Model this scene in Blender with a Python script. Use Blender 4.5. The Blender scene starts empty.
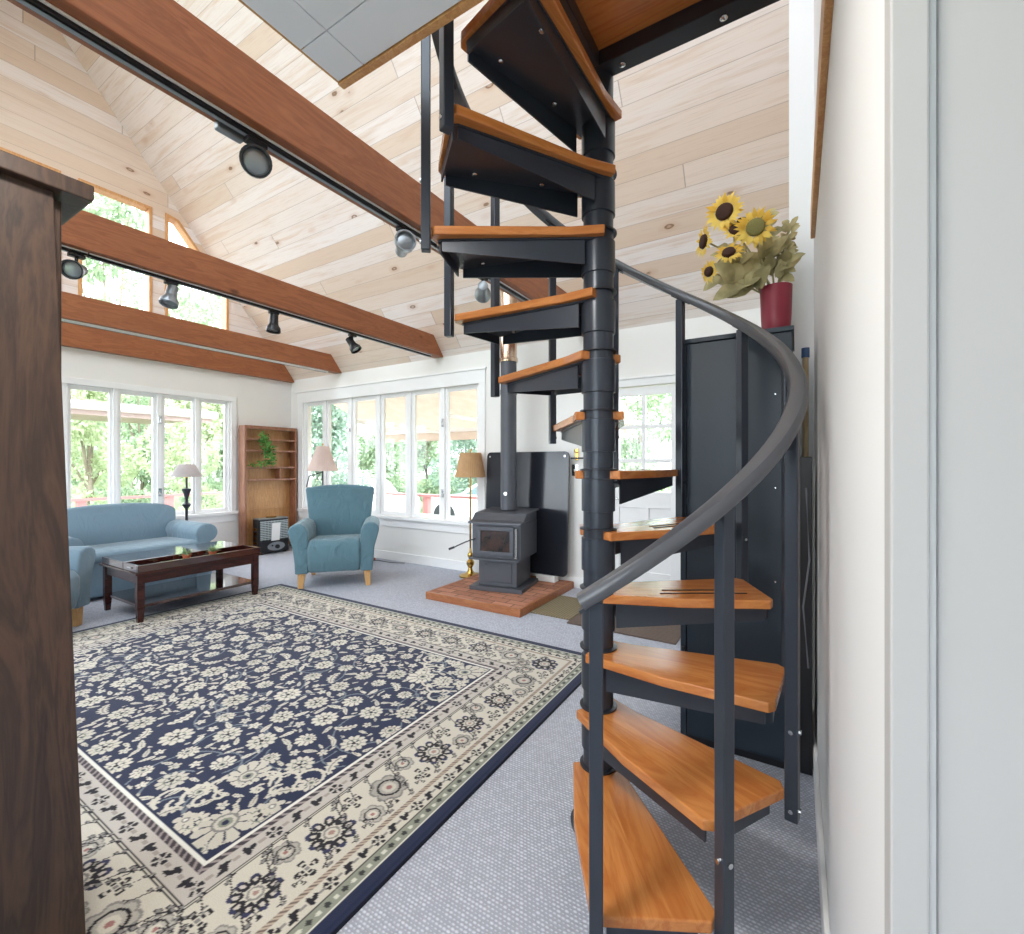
import bpy, math, random
import numpy as np
from mathutils import Vector, Matrix
random.seed(7)
PI = math.pi
scene = bpy.context.scene
COL = scene.collection
sin, cos, rad = math.sin, math.cos, math.radians

def lin(c):
    c = c / 255.0
    return c / 12.92 if c <= 0.04045 else ((c + 0.055) / 1.055) ** 2.4
def rgb(r, g, b): return (lin(r), lin(g), lin(b), 1.0)

# ------------------------------------------------------------------ materials
class NT:
    def __init__(s, name):
        s.mat = bpy.data.materials.new(name); s.mat.use_nodes = True
        s.t = s.mat.node_tree; s.bsdf = s.t.nodes['Principled BSDF']; s.out = s.t.nodes['Material Output']
    def new(s, typ, **kw):
        n = s.t.nodes.new(typ)
        for k, v in kw.items(): setattr(n, k, v)
        return n
    def set(s, sock, v):
        if hasattr(v, 'is_output'): s.t.links.new(v, sock)
        else: sock.default_value = v
    def m(s, op, a, b=0.0, c=0.0):
        n = s.new('ShaderNodeMath', operation=op)
        s.set(n.inputs[0], a); s.set(n.inputs[1], b); s.set(n.inputs[2], c)
        return n.outputs[0]
    def xyz(s, v):
        n = s.new('ShaderNodeSeparateXYZ'); s.set(n.inputs[0], v); return n.outputs
    def vec(s, x, y, z):
        n = s.new('ShaderNodeCombineXYZ')
        for i, v in enumerate((x, y, z)): s.set(n.inputs[i], v)
        return n.outputs[0]
    def obj(s): return s.new('ShaderNodeTexCoord').outputs['Object']
    def noise(s, v, scale, detail=4.0, rough=0.55, dist=0.0):
        n = s.new('ShaderNodeTexNoise'); s.set(n.inputs['Vector'], v)
        n.inputs['Scale'].default_value = scale; n.inputs['Detail'].default_value = detail
        n.inputs['Roughness'].default_value = rough; n.inputs['Distortion'].default_value = dist
        return n.outputs['Fac']
    def white(s, v):
        n = s.new('ShaderNodeTexWhiteNoise', noise_dimensions='3D'); s.set(n.inputs['Vector'], v); return n.outputs['Value']
    def voro(s, v, scale, feature='F1'):
        n = s.new('ShaderNodeTexVoronoi', feature=feature); s.set(n.inputs['Vector'], v); n.inputs['Scale'].default_value = scale
        return n.outputs['Distance']
    def ramp(s, f, stops, interp='LINEAR'):
        n = s.new('ShaderNodeValToRGB'); s.set(n.inputs[0], f); r = n.color_ramp; r.interpolation = interp
        while len(r.elements) < len(stops): r.elements.new(0.5)
        for e, (p, c) in zip(r.elements, stops): e.position = p; e.color = c if len(c) == 4 else (*c, 1)
        return n.outputs[0]
    def mix(s, f, a, b, mode='MIX'):
        n = s.new('ShaderNodeMix', data_type='RGBA', blend_type=mode)
        s.set(n.inputs[0], f); s.set(n.inputs[6], a); s.set(n.inputs[7], b); return n.outputs[2]
    def smooth(s, f, a, b):
        n = s.new('ShaderNodeMapRange', interpolation_type='SMOOTHSTEP'); s.set(n.inputs[0], f)
        n.inputs[1].default_value = a; n.inputs[2].default_value = b; return n.outputs[0]
    def bump(s, h, strength=0.3, dist=0.01):
        n = s.new('ShaderNodeBump'); n.inputs['Strength'].default_value = strength; n.inputs['Distance'].default_value = dist
        s.set(n.inputs['Height'], h); s.t.links.new(n.outputs[0], s.bsdf.inputs['Normal'])
    def done(s, color, rough=0.5, metal=0.0, spec=0.5, **kw):
        s.set(s.bsdf.inputs['Base Color'], color); s.set(s.bsdf.inputs['Roughness'], rough)
        s.bsdf.inputs['Metallic'].default_value = metal; s.bsdf.inputs['Specular IOR Level'].default_value = spec
        for k, v in kw.items(): s.bsdf.inputs[k].default_value = v
        return s.mat

def plain(name, c, rough=0.5, metal=0.0, spec=0.5, var=0.06, scale=9.0, **kw):
    t = NT(name); f = t.noise(t.obj(), scale, 3)
    d = tuple(x * (1 - var * 2) for x in c[:3]) + (1,); l = tuple(min(1, x * (1 + var)) for x in c[:3]) + (1,)
    return t.done(t.mix(f, d, l), rough, metal, spec, **kw)

def wood(name, dark, light, axis='X', scale=1.0, rough=0.4, knots=0.0, spec=0.5, stave=0.0, bump=0.1, coat=0.0):
    t = NT(name); o = t.xyz(t.obj()); i = 'XYZ'.index(axis)
    a = o[i]; b, c = [o[j] for j in range(3) if j != i]
    if stave:
        row = t.m('FLOOR', t.m('DIVIDE', t.m('ADD', b, t.m('MULTIPLY', c, .3)), stave)); r = t.white(t.vec(row, 3.1, 0))
        a = t.m('ADD', a, t.m('MULTIPLY', r, 7.0))
    v = t.vec(t.m('MULTIPLY', a, 1.2 * scale), t.m('MULTIPLY', b, 9 * scale), t.m('MULTIPLY', c, 9 * scale))
    n1 = t.noise(v, 1.6, 5, .6, .8)
    rings = t.m('FRACT', t.m('MULTIPLY', n1, 7.0))
    rings = t.m('ABSOLUTE', t.m('SUBTRACT', rings, 0.5))
    fine = t.noise(t.vec(t.m('MULTIPLY', a, 6 * scale), t.m('MULTIPLY', b, 120 * scale), t.m('MULTIPLY', c, 120 * scale)), 1.0, 3)
    f = t.m('ADD', t.m('MULTIPLY', n1, .5), t.m('ADD', t.m('MULTIPLY', rings, .55), t.m('MULTIPLY', fine, .25)))
    col = t.ramp(f, [(0.3, dark), (0.85, light)])
    if stave: col = t.mix(t.m('MULTIPLY', r, .35), col, dark)
    if knots:
        kd = t.voro(t.vec(a, t.m('MULTIPLY', c, 1.9), t.m('MULTIPLY', t.m('FLOOR', b), 7.3)), knots)
        k = t.smooth(t.m('ADD', kd, t.m('MULTIPLY', fine, .03)), .13, .05)
        col = t.mix(t.m('MULTIPLY', k, .8), col, tuple(x * .28 for x in dark[:3]) + (1,))
    t.bump(fine, bump, .002)
    return t.done(col, rough, 0, spec, **({'Coat Weight': coat, 'Coat Roughness': .06, 'Coat IOR': 1.7} if coat else {}))

def pine(name, along, up, width=0.15, white=.7):
    """whitewashed tongue-and-groove boards; `along` is the axis the boards run along, up scales z to the slope"""
    t = NT(name); o = t.xyz(t.obj()); a = o['XYZ'.index(along)]; s = t.m('DIVIDE', t.m('MULTIPLY', o[2], up), width)
    row = t.m('FLOOR', s); fr = t.m('FRACT', s)
    r1 = t.white(t.vec(row, 1.7, 0)); a2 = t.m('ADD', a, t.m('MULTIPLY', r1, 9.0))
    colid = t.m('FLOOR', t.m('DIVIDE', a2, 4.4)); fc = t.m('FRACT', t.m('DIVIDE', a2, 4.4))
    r2 = t.white(t.vec(row, colid, 5.3))
    base = t.ramp(r2, [(0.0, rgb(237, 229, 225)), (white * .75, rgb(233, 222, 215)), (white, rgb(226, 209, 194)), (1.0, rgb(220, 197, 176))])
    v = t.vec(t.m('ADD', t.m('MULTIPLY', a, .55), t.m('MULTIPLY', r2, 30)), t.m('MULTIPLY', s, 1.15), r1)
    g = t.noise(v, 2.2, 5, .6, .6)
    col = t.mix(t.m('MULTIPLY', t.smooth(g, .46, .72), .7), base, rgb(217, 193, 172))
    g2 = t.noise(t.vec(t.m('MULTIPLY', a2, 3.0), t.m('MULTIPLY', s, 22), r2), 1.0, 4, .6)
    col = t.mix(t.m('MULTIPLY', t.smooth(g2, .50, .78), .35), col, rgb(176, 146, 120))
    kv = t.vec(t.m('MULTIPLY', a2, 1.7), t.m('ADD', t.m('MULTIPLY', s, .62), t.m('MULTIPLY', r2, 3)), 0)
    kd = t.voro(kv, 1.0)
    kn = t.noise(t.vec(a2, s, 0), 30, 3)
    kd2 = t.m('ADD', kd, t.m('MULTIPLY', t.m('SUBTRACT', kn, .5), .05))
    ring = t.m('MULTIPLY', t.smooth(kd2, .085, .06), t.m('ADD', .35, t.m('MULTIPLY', t.smooth(kd2, .025, .05), .5)))
    col = t.mix(ring, col, rgb(98, 70, 48))
    halo = t.m('MULTIPLY', t.smooth(kd2, .20, .08), .25)
    col = t.mix(halo, col, rgb(190, 140, 100))
    gap = t.m('MAXIMUM', t.m('LESS_THAN', fr, .025), t.m('LESS_THAN', fc, .002))
    col = t.mix(t.m('MULTIPLY', gap, .45), col, rgb(120, 96, 76))
    t.bump(t.m('SUBTRACT', 1.0, gap), .4, .006)
    return t.done(col, .55, 0, .3)

def fabric(name, c, wr=0.35):
    t = NT(name); o = t.obj(); f = t.noise(o, 3.5, 4); fine = t.noise(o, 420, 2)
    col = t.mix(t.m('MULTIPLY', f, .5), c, tuple(x * .72 for x in c[:3]) + (1,))
    x = t.xyz(o)
    folds = t.noise(t.vec(t.m('MULTIPLY', x[0], 5), t.m('MULTIPLY', x[1], 5), t.m('MULTIPLY', x[2], 2.6)), 1.3, 3, .55, 1.6)
    t.bump(t.m('ADD', folds, t.m('MULTIPLY', fine, .05)), wr, .035)
    return t.done(col, .85, 0, .25, **{'Sheen Weight': .35, 'Sheen Roughness': .4})

M = {}
M['wall'] = plain('wall_paint', rgb(234, 232, 229), .62, var=.02, scale=2.5, spec=.3)
M['partition'] = plain('partition_paint', rgb(232, 232, 232), .55, var=.01, scale=2.0, spec=.3)
M['wall_shaded'] = plain('wall_paint_shaded', rgb(180, 178, 177), .6, var=.02, scale=2.0, spec=.3)  # wall paint darkened to stand for the shade on the front face
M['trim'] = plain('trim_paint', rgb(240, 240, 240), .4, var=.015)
M['pine_ceiling'] = pine('pine_ceiling_boards', 'X', 1.281, .165, .82)
M['pine_gable'] = pine('pine_gable_boards', 'Y', 1.0, .165, .45)
M['pine_trim'] = wood('pine_trim', rgb(196, 138, 84), rgb(226, 178, 122), 'Z', 1.2, .45)
M['beam'] = wood('stained_beam', rgb(132, 76, 46), rgb(170, 106, 68), 'Y', .9, .42, knots=2.1, bump=.05)
M['tread'] = wood('tread_maple', rgb(176, 104, 52), rgb(212, 144, 82), 'X', .55, .22, stave=.085, bump=.03)
M['walnut'] = wood('walnut_veneer', rgb(44, 31, 25), rgb(84, 60, 46), 'Z', .8, .42, bump=.08)
M['mahogany'] = wood('mahogany', rgb(40, 16, 14), rgb(74, 32, 27), 'Y', 1.0, .2, bump=.02)
M['mahogany_top'] = wood('mahogany_top', rgb(40, 16, 14), rgb(74, 32, 27), 'Y', 1.0, .12, bump=.02, coat=1.0)
M['oak_shelf'] = wood('shelf_wood', rgb(120, 74, 52), rgb(172, 120, 92), 'Z', 1.1, .38)
M['oak_back'] = wood('shelf_back_wood', rgb(168, 116, 66), rgb(206, 158, 104), 'Z', 1.1, .45, stave=.16)
M['beech'] = wood('beech_leg', rgb(196, 148, 92), rgb(222, 180, 126), 'Z', 1.4, .35)
M['hearth_wood'] = wood('hearth_frame_wood', rgb(140, 82, 50), rgb(180, 118, 76), 'X', 1.2, .4)
M['steel'] = plain('painted_steel', rgb(54, 60, 70), .30, .25, .5, var=.08, scale=6)
M['steel_dark'] = plain('black_steel', rgb(46, 48, 56), .35, .2, .5)
M['rail'] = plain('rail_vinyl', rgb(74, 76, 82), .28, 0, .6)
M['locker'] = plain('locker_paint', rgb(44, 55, 66), .42, .1, .45, var=.08, scale=2.5)
M['iron'] = plain('stove_iron', rgb(88, 90, 97), .48, .45, .5, var=.07)
M['black'] = plain('black_plastic', rgb(26, 26, 30), .35)
M['charcoal'] = plain('charcoal_enamel', rgb(36, 38, 46), .16, .1, .6)
M['chrome'] = plain('chrome', rgb(210, 212, 214), .18, 1.0, var=.02)
M['silver'] = plain('silver_paint', rgb(150, 156, 162), .35, .6)
M['brass'] = plain('brass', rgb(196, 160, 88), .22, 1.0, var=.05)
M['copper_pipe'] = plain('polished_flue', rgb(214, 190, 168), .2, 1.0, var=.05)
M['sofa'] = fabric('sofa_cover', rgb(124, 148, 164), .5)
M['armchair'] = fabric('armchair_cover', rgb(98, 130, 143), 1.0)
M['terracotta'] = plain('terracotta', rgb(182, 96, 62), .7)
M['vase'] = plain('vase_glaze', rgb(140, 40, 58), .4)
M['shade_pink'] = None
M['red_rail'] = plain('red_railing_paint', rgb(214, 146, 144), .6)
M['car'] = plain('white_car_paint', rgb(238, 240, 244), .2, 0, .6, var=.01)
M['tyre'] = plain('tyre_rubber', rgb(60, 60, 64), .8)
M['car_glass'] = plain('car_glass', rgb(120, 140, 146), .1, 0, .8)
M['paper'] = plain('paper', rgb(240, 240, 240), .8, var=.02)
M['bark'] = plain('bark', rgb(150, 138, 122), .9, var=.2)
M['mat_tan'] = None
M['tile'] = plain('ceiling_panel', rgb(240, 244, 250), .8, var=.02, scale=3)
M['roofing'] = plain('eave_paint', rgb(196, 176, 172), .7)
M['grey_cable'] = plain('grey_cable', rgb(120, 122, 128), .5)
M['blue_cap'] = plain('blue_cap', rgb(70, 96, 134), .5)
M['handle_wood'] = wood('broom_handle_wood', rgb(196, 164, 120), rgb(226, 200, 160), 'Z', 2, .5)
M['brown_petal'] = plain('sunflower_disc', rgb(62, 34, 20), .9, var=.2, scale=200)
M['green_disc'] = plain('sunflower_green_disc', rgb(128, 122, 70), .9, var=.2, scale=200)

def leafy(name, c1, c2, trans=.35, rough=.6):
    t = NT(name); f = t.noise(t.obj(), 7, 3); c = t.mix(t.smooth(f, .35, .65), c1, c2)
    t.set(t.bsdf.inputs['Base Color'], c); t.bsdf.inputs['Roughness'].default_value = rough
    t.bsdf.inputs['Specular IOR Level'].default_value = .2
    tr = t.new('ShaderNodeBsdfTranslucent'); t.set(tr.inputs[0], c)
    mx = t.new('ShaderNodeMixShader'); mx.inputs[0].default_value = trans
    t.t.links.new(t.bsdf.outputs[0], mx.inputs[1]); t.t.links.new(tr.outputs[0], mx.inputs[2])
    t.t.links.new(mx.outputs[0], t.out.inputs[0]); return t.mat
M['leaf_light'] = leafy('leaves_hazed', rgb(190, 203, 164), rgb(222, 228, 202))  # leaf colours lightened to stand in for the outdoor haze
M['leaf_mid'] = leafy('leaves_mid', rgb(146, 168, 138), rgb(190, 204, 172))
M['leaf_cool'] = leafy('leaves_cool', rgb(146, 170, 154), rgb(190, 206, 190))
M['plant'] = leafy('houseplant', rgb(72, 128, 62), rgb(120, 172, 92), .2)
M['succulent'] = leafy('succulent', rgb(128, 160, 120), rgb(176, 196, 150), .2)
M['petal'] = leafy('sunflower_petal', rgb(228, 180, 66), rgb(240, 212, 110), .25)
M['dry_leaf'] = leafy('dried_leaf', rgb(142, 134, 96), rgb(196, 184, 138), .25)
M['shade_pink'] = leafy('lampshade_pink', rgb(226, 206, 198), rgb(232, 214, 206), .35, .8)
M['shade_tan'] = leafy('lampshade_tan', rgb(214, 176, 132), rgb(224, 188, 146), .35, .8)
M['shade_grey'] = leafy('lampshade_grey', rgb(200, 192, 192), rgb(210, 202, 202), .3, .8)
M['awning'] = leafy('awning_canvas', rgb(216, 200, 188), rgb(222, 208, 198), .5, .8)

def glass_mat():
    t = NT('window_glass'); tr = t.new('ShaderNodeBsdfTransparent'); tr.inputs[0].default_value = (.97, .985, .98, 1)
    gl = t.new('ShaderNodeBsdfGlossy'); gl.inputs['Roughness'].default_value = .02
    lw = t.new('ShaderNodeLayerWeight'); lw.inputs[0].default_value = .5
    fc = t.m('ADD', .03, t.m('MULTIPLY', t.m('POWER', lw.outputs['Facing'], 5.0), .6))
    mx = t.new('ShaderNodeMixShader'); t.t.links.new(fc, mx.inputs[0])
    t.t.links.new(tr.outputs[0], mx.inputs[1]); t.t.links.new(gl.outputs[0], mx.inputs[2])
    t.t.links.new(mx.outputs[0], t.out.inputs[0]); return t.mat
M['glass'] = glass_mat()

def carpet_mat():
    t = NT('loop_carpet'); o = t.xyz(t.obj())
    rowy = t.m('MULTIPLY', o[1], 84.0); row = t.m('FLOOR', rowy)
    ux = t.m('ADD', t.m('MULTIPLY', o[0], 72.0), t.m('MULTIPLY', t.m('MODULO', row, 2.0), .5))
    fx = t.m('SUBTRACT', t.m('FRACT', ux), .5); fy = t.m('SUBTRACT', t.m('FRACT', rowy), .5)
    d = t.m('SQRT', t.m('ADD', t.m('MULTIPLY', fx, fx), t.m('MULTIPLY', t.m('MULTIPLY', fy, fy), 1.6)))
    r = t.white(t.vec(t.m('FLOOR', ux), row, 2))
    h = t.smooth(t.m('ADD', d, t.m('MULTIPLY', r, .3)), .70, .15)
    big = t.noise(t.vec(o[0], o[1], 0), 1.3, 3)
    c = t.mix(h, rgb(166, 169, 181), rgb(210, 214, 224))
    c = t.mix(t.m('MULTIPLY', t.smooth(big, .45, .75), .25), c, rgb(186, 184, 184))
    t.bump(h, .5, .004)
    return t.done(c, .95, 0, .1)
M['carpet'] = carpet_mat()

def mat_ribbed(name, c1, c2, axis, n):
    t = NT(name); o = t.xyz(t.obj()); s = t.m('SINE', t.m('MULTIPLY', o[axis], n))
    f = t.noise(t.obj(), 60, 3)
    c = t.mix(t.m('ADD', t.m('MULTIPLY', s, .3), t.m('MULTIPLY', f, .7)), c1, c2); t.bump(s, .4, .004)
    return t.done(c, .95, 0, .1)
M['mat_tan'] = mat_ribbed('jute_mat', rgb(112, 102, 82), rgb(152, 140, 114), 0, 260)
M['mat_brown'] = mat_ribbed('brown_mat', rgb(92, 80, 74), rgb(134, 120, 110), 1, 240)

def brick_mat():
    t = NT('hearth_brick'); o = t.xyz(t.obj())
    b = t.new('ShaderNodeTexBrick'); t.set(b.inputs['Vector'], t.vec(o[0], o[1], 0))
    b.inputs['Scale'].default_value = 1.0; b.inputs['Brick Width'].default_value = .205; b.inputs['Row Height'].default_value = .105
    b.inputs['Mortar Size'].default_value = .006; b.inputs['Bias'].default_value = -.1
    b.inputs['Color1'].default_value = rgb(186, 128, 102); b.inputs['Color2'].default_value = rgb(140, 86, 68); b.inputs['Mortar'].default_value = rgb(64, 50, 44)
    f = t.noise(t.obj(), 25, 4); c = t.mix(t.m('MULTIPLY', f, .5), b.outputs['Color'], rgb(196, 150, 126))
    t.bump(t.m('SUBTRACT', 1.0, b.outputs['Fac']), .6, .006); return t.done(c, .8, 0, .2)
M['brick'] = brick_mat()

def grille_mat():
    t = NT('heater_grille'); o = t.xyz(t.obj()); s = t.m('FRACT', t.m('MULTIPLY', o[2], 40))
    s2 = t.m('FRACT', t.m('MULTIPLY', o[1], 22))
    g = t.m('MAXIMUM', t.m('GREATER_THAN', s, .45), t.m('LESS_THAN', s2, .12))
    return t.done(t.mix(g, rgb(58, 66, 70), rgb(176, 186, 188)), .35, .3)
M['grille'] = grille_mat()
def firebox_mat():
    t = NT('stove_glass'); o = t.xyz(t.obj()); f = t.noise(t.obj(), 7, 4)
    c = t.ramp(f, [(.35, rgb(30, 28, 30)), (.55, rgb(70, 50, 44)), (.68, rgb(132, 92, 70)), (.8, rgb(60, 46, 42))])
    return t.done(c, .12, 0, .6)
M['stove_glass'] = firebox_mat()
def lawn_mat():
    t = NT('lawn'); f = t.noise(t.obj(), 1.5, 5); return t.done(t.mix(f, rgb(108, 124, 88), rgb(140, 148, 116)), .95, 0, .1)
M['lawn'] = lawn_mat()
M['deck'] = wood('deck_boards', rgb(150, 140, 132), rgb(186, 178, 170), 'X', .8, .8, stave=.14)
def rug_mat():
    t = NT('rug_pile'); a = t.new('ShaderNodeAttribute', attribute_name='Col')
    f = t.noise(t.obj(), 260, 2); c = t.mix(t.m('MULTIPLY', f, .28), a.outputs['Color'], rgb(20, 20, 24))
    t.bump(f, .35, .004); return t.done(c, .92, 0, .12, **{'Sheen Weight': .15})
M['rug'] = rug_mat()

# ------------------------------------------------------------------ mesh building
class MB:
    def __init__(s): s.v = []; s.f = []; s.sm = []
    def add(s, vs, fs, smooth=False):
        n = len(s.v); s.v += [tuple(v) for v in vs]; s.f += [tuple(i + n for i in f) for f in fs]; s.sm += [smooth] * len(fs); return s
    def box(s, x0, x1, y0, y1, z0, z1):
        x0, x1 = min(x0, x1), max(x0, x1); y0, y1 = min(y0, y1), max(y0, y1); z0, z1 = min(z0, z1), max(z0, z1)
        vs = [(x0, y0, z0), (x1, y0, z0), (x1, y1, z0), (x0, y1, z0), (x0, y0, z1), (x1, y0, z1), (x1, y1, z1), (x0, y1, z1)]
        return s.add(vs, [(3, 2, 1, 0), (4, 5, 6, 7), (0, 1, 5, 4), (1, 2, 6, 5), (2, 3, 7, 6), (3, 0, 4, 7)])
    def taper(s, c, w0, d0, z0, w1, d1, z1, off=(0, 0)):
        vs = [(c[0] + sx * w0 / 2, c[1] + sy * d0 / 2, z0) for sx, sy in ((-1, -1), (1, -1), (1, 1), (-1, 1))]
        vs += [(c[0] + off[0] + sx * w1 / 2, c[1] + off[1] + sy * d1 / 2, z1) for sx, sy in ((-1, -1), (1, -1), (1, 1), (-1, 1))]
        return s.add(vs, [(3, 2, 1, 0), (4, 5, 6, 7), (0, 1, 5, 4), (1, 2, 6, 5), (2, 3, 7, 6), (3, 0, 4, 7)])
    def prism(s, poly, a, b, axis='Z', smooth=False):
        """polygon extruded from a to b along axis; poly coordinates are the two other axes in order"""
        i = 'XYZ'.index(axis)
        def pt(p, h):
            q = list(p); q.insert(i, h); return tuple(q)
        n = len(poly); ar = sum(poly[k][0] * poly[(k + 1) % n][1] - poly[(k + 1) % n][0] * poly[k][1] for k in range(n))
        if (ar < 0) != (axis == 'Y'): poly = poly[::-1]
        vs = [pt(p, a) for p in poly] + [pt(p, b) for p in poly]
        fs = [tuple(range(n))[::-1], tuple(range(n, 2 * n))]
        s.add(vs, fs, False); base = len(s.v) - 2 * n
        s.f += [(base + k, base + (k + 1) % n, base + n + (k + 1) % n, base + n + k) for k in range(n)]; s.sm += [smooth] * n
        return s
    def lathe(s, prof, n=24, c=(0, 0, 0), caps=True, flute=0.0, fl_n=30):
        vs = []; m = len(prof)
        for k in range(n):
            a = 2 * PI * k / n
            for r, z in prof:
                rr = r * (1 + (flute * (1 if k % 2 else -1) if flute else 0)); vs.append((c[0] + rr * cos(a), c[1] + rr * sin(a), c[2] + z))
        fs = [(k * m + j, ((k + 1) % n) * m + j, ((k + 1) % n) * m + j + 1, k * m + j + 1) for k in range(n) for j in range(m - 1)]
        s.add(vs, fs, not flute)
        if caps:
            b = len(s.v) - n * m
            s.f += [tuple(b + k * m for k in range(n))[::-1], tuple(b + k * m + m - 1 for k in range(n))]; s.sm += [False, False]
        return s
    def tube(s, path, r, n=10, caps=True, radii=None):
        P = [Vector(p) for p in path]; m = len(P); vs = []
        up = Vector((0, 0, 1))
        for i, p in enumerate(P):
            d = (P[min(i + 1, m - 1)] - P[max(i - 1, 0)]).normalized()
            x = d.cross(up)
            if x.length < 1e-3: x = d.cross(Vector((0, 1, 0)))
            x.normalize(); y = x.cross(d); rr = radii[i] if radii else r
            for k in range(n):
                a = 2 * PI * k / n; vs.append(p + x * (rr * cos(a)) + y * (rr * sin(a)))
        fs = [(i * n + k, i * n + (k + 1) % n, (i + 1) * n + (k + 1) % n, (i + 1) * n + k) for i in range(m - 1) for k in range(n)]
        s.add(vs, fs, True)
        if caps:
            b = len(s.v) - n * m
            s.f += [tuple(b + k for k in range(n))[::-1], tuple(b + (m - 1) * n + k for k in range(n))]; s.sm += [False, False]
        return s
    def sweep(s, prof, path, rights, smooth=True):
        """profile (side, up) swept along a path; rights = horizontal side vectors"""
        m = len(path); n = len(prof); vs = []
        for i, p in enumerate(path):
            p = Vector(p); d = (Vector(path[min(i + 1, m - 1)]) - Vector(path[max(i - 1, 0)])).normalized()
            r = Vector(rights[i]).normalized(); u = r.cross(d).normalized()
            if u.z < 0: u = -u
            for a, b in prof: vs.append(p + r * a + u * b)
        fs = [(i * n + k, i * n + (k + 1) % n, (i + 1) * n + (k + 1) % n, (i + 1) * n + k) for i in range(m - 1) for k in range(n)]
        fs += [tuple(range(n))[::-1], tuple((m - 1) * n + k for k in range(n))]
        return s.add(vs, fs, smooth)
    def cyl(s, a, b, r, n=12): return s.tube([a, b], r, n)
    def xf(s, mat):
        s.v = [tuple(mat @ Vector(v)) for v in s.v]; return s
    def build(s, name, mat, parent=None, bevel=0.0, seg=2, subsurf=0, loc=None, rotz=None, smooth=None):
        me = bpy.data.meshes.new(name); me.from_pydata(s.v, [], s.f)
        me.polygons.foreach_set('use_smooth', [bool(smooth) if smooth is not None else x for x in s.sm]); me.update()
        if any(s.sm) and smooth is None: me.set_sharp_from_angle(angle=rad(38))
        o = bpy.data.objects.new(name, me); COL.objects.link(o)
        if mat is not None: me.materials.append(mat)
        if parent: o.parent = parent
        if loc: o.location = loc
        if rotz: o.rotation_euler.z = rotz
        if bevel:
            md = o.modifiers.new('Bevel', 'BEVEL'); md.width = bevel; md.segments = seg; md.limit_method = 'ANGLE'; md.angle_limit = rad(32)
        if subsurf:
            md = o.modifiers.new('Subsurf', 'SUBSURF'); md.levels = subsurf; md.render_levels = subsurf
        return o

def tag(o, label=None, cat=None, group=None, kind=None):
    if label: o['label'] = label
    if cat: o['category'] = cat
    if group: o['group'] = group
    if kind: o['kind'] = kind
    return o
def thing(name, label, cat, loc=(0, 0, 0), rotz=0.0, group=None):
    o = bpy.data.objects.new(name, None); COL.objects.link(o); o.location = loc; o.rotation_euler.z = rotz
    o.empty_display_size = .1
    return tag(o, label, cat, group)
def kids(o): return [c for c in bpy.data.objects if c.parent == o]
def copy_tree(o, parent=None):
    c = o.copy(); COL.objects.link(c); c.parent = parent
    for ch in kids(o): copy_tree(ch, c)
    return c
def structure(o): o['kind'] = 'structure'; return o
SKY, EXPO = 5.0, 1.0
FILL_LAMPS = [(-.75, .1, 16)]  # added fill lamp: position and strength
# ------------------------------------------------------------------ room shell
XG, YW, EAVE, SL, YR = -6.94, 4.5, 2.64, 1.25, 1.20
ZR = EAVE + SL * (YW - YR); YB = 2 * YR - YW           # opposite eave
def roof(y): return EAVE + SL * (YW - y) if y >= YR else EAVE + SL * (y - YB)
XE = 3.0
structure(MB().box(XG - .14, XE + .14, YB - .14, YW + .14, -.12, 0).build('floor', M['carpet']))
# ceiling: two boarded slopes
T = .16
structure(MB().prism([(YW + .14, EAVE - .14 * SL + .0), (YR, ZR), (YR, ZR + T * 1.6), (YW + .14, EAVE - .14 * SL + T * 1.6)], XG - .14, XE + .14, 'X').build('ceiling', M['pine_ceiling']))
FILL_SKYL = [(-5.6, -4.1), (-3.4, -1.9), (-.9, .9)]; SY0, SY1 = -1.4, .70  # skylights added in the unseen slope to brighten ceiling and floor
far = MB(); fx = sorted({XG - .14, XE + .14, *[v for s in FILL_SKYL for v in s]})
for a, b in zip(fx, fx[1:]):
    hole = any(s[0] <= a + 1e-6 and s[1] >= b - 1e-6 for s in FILL_SKYL)
    for ya, yb in ([(YB - .14, SY0), (SY1, YR)] if hole else [(YB - .14, YR)]):
        za, zb = EAVE + SL * (ya - YB), EAVE + SL * (yb - YB)
        far.prism([(ya, za), (yb, zb), (yb, zb + T * 1.6), (ya, za + T * 1.6)], a, b, 'X')
structure(far.build('ceiling_far_slope', M['pine_ceiling']))
for i, (a, b) in enumerate(FILL_SKYL):  # frames and panes of the added skylights
    f = MB(); za, zb = EAVE + SL * (SY0 - YB), EAVE + SL * (SY1 - YB)
    for u, v in ((a, a + .06), (b - .06, b), ((a + b) / 2 - .03, (a + b) / 2 + .03)): f.prism([(SY0, za + .10), (SY1, zb + .10), (SY1, zb + .2), (SY0, za + .2)], u, v, 'X')
    s = structure(f.build('window_%d' % (9 + i), M['trim']))
    MB().prism([(SY0, za + .15), (SY1, zb + .15), (SY1, zb + .158), (SY0, za + .158)], a, b, 'X').build('pane', M['glass'], s)

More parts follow.
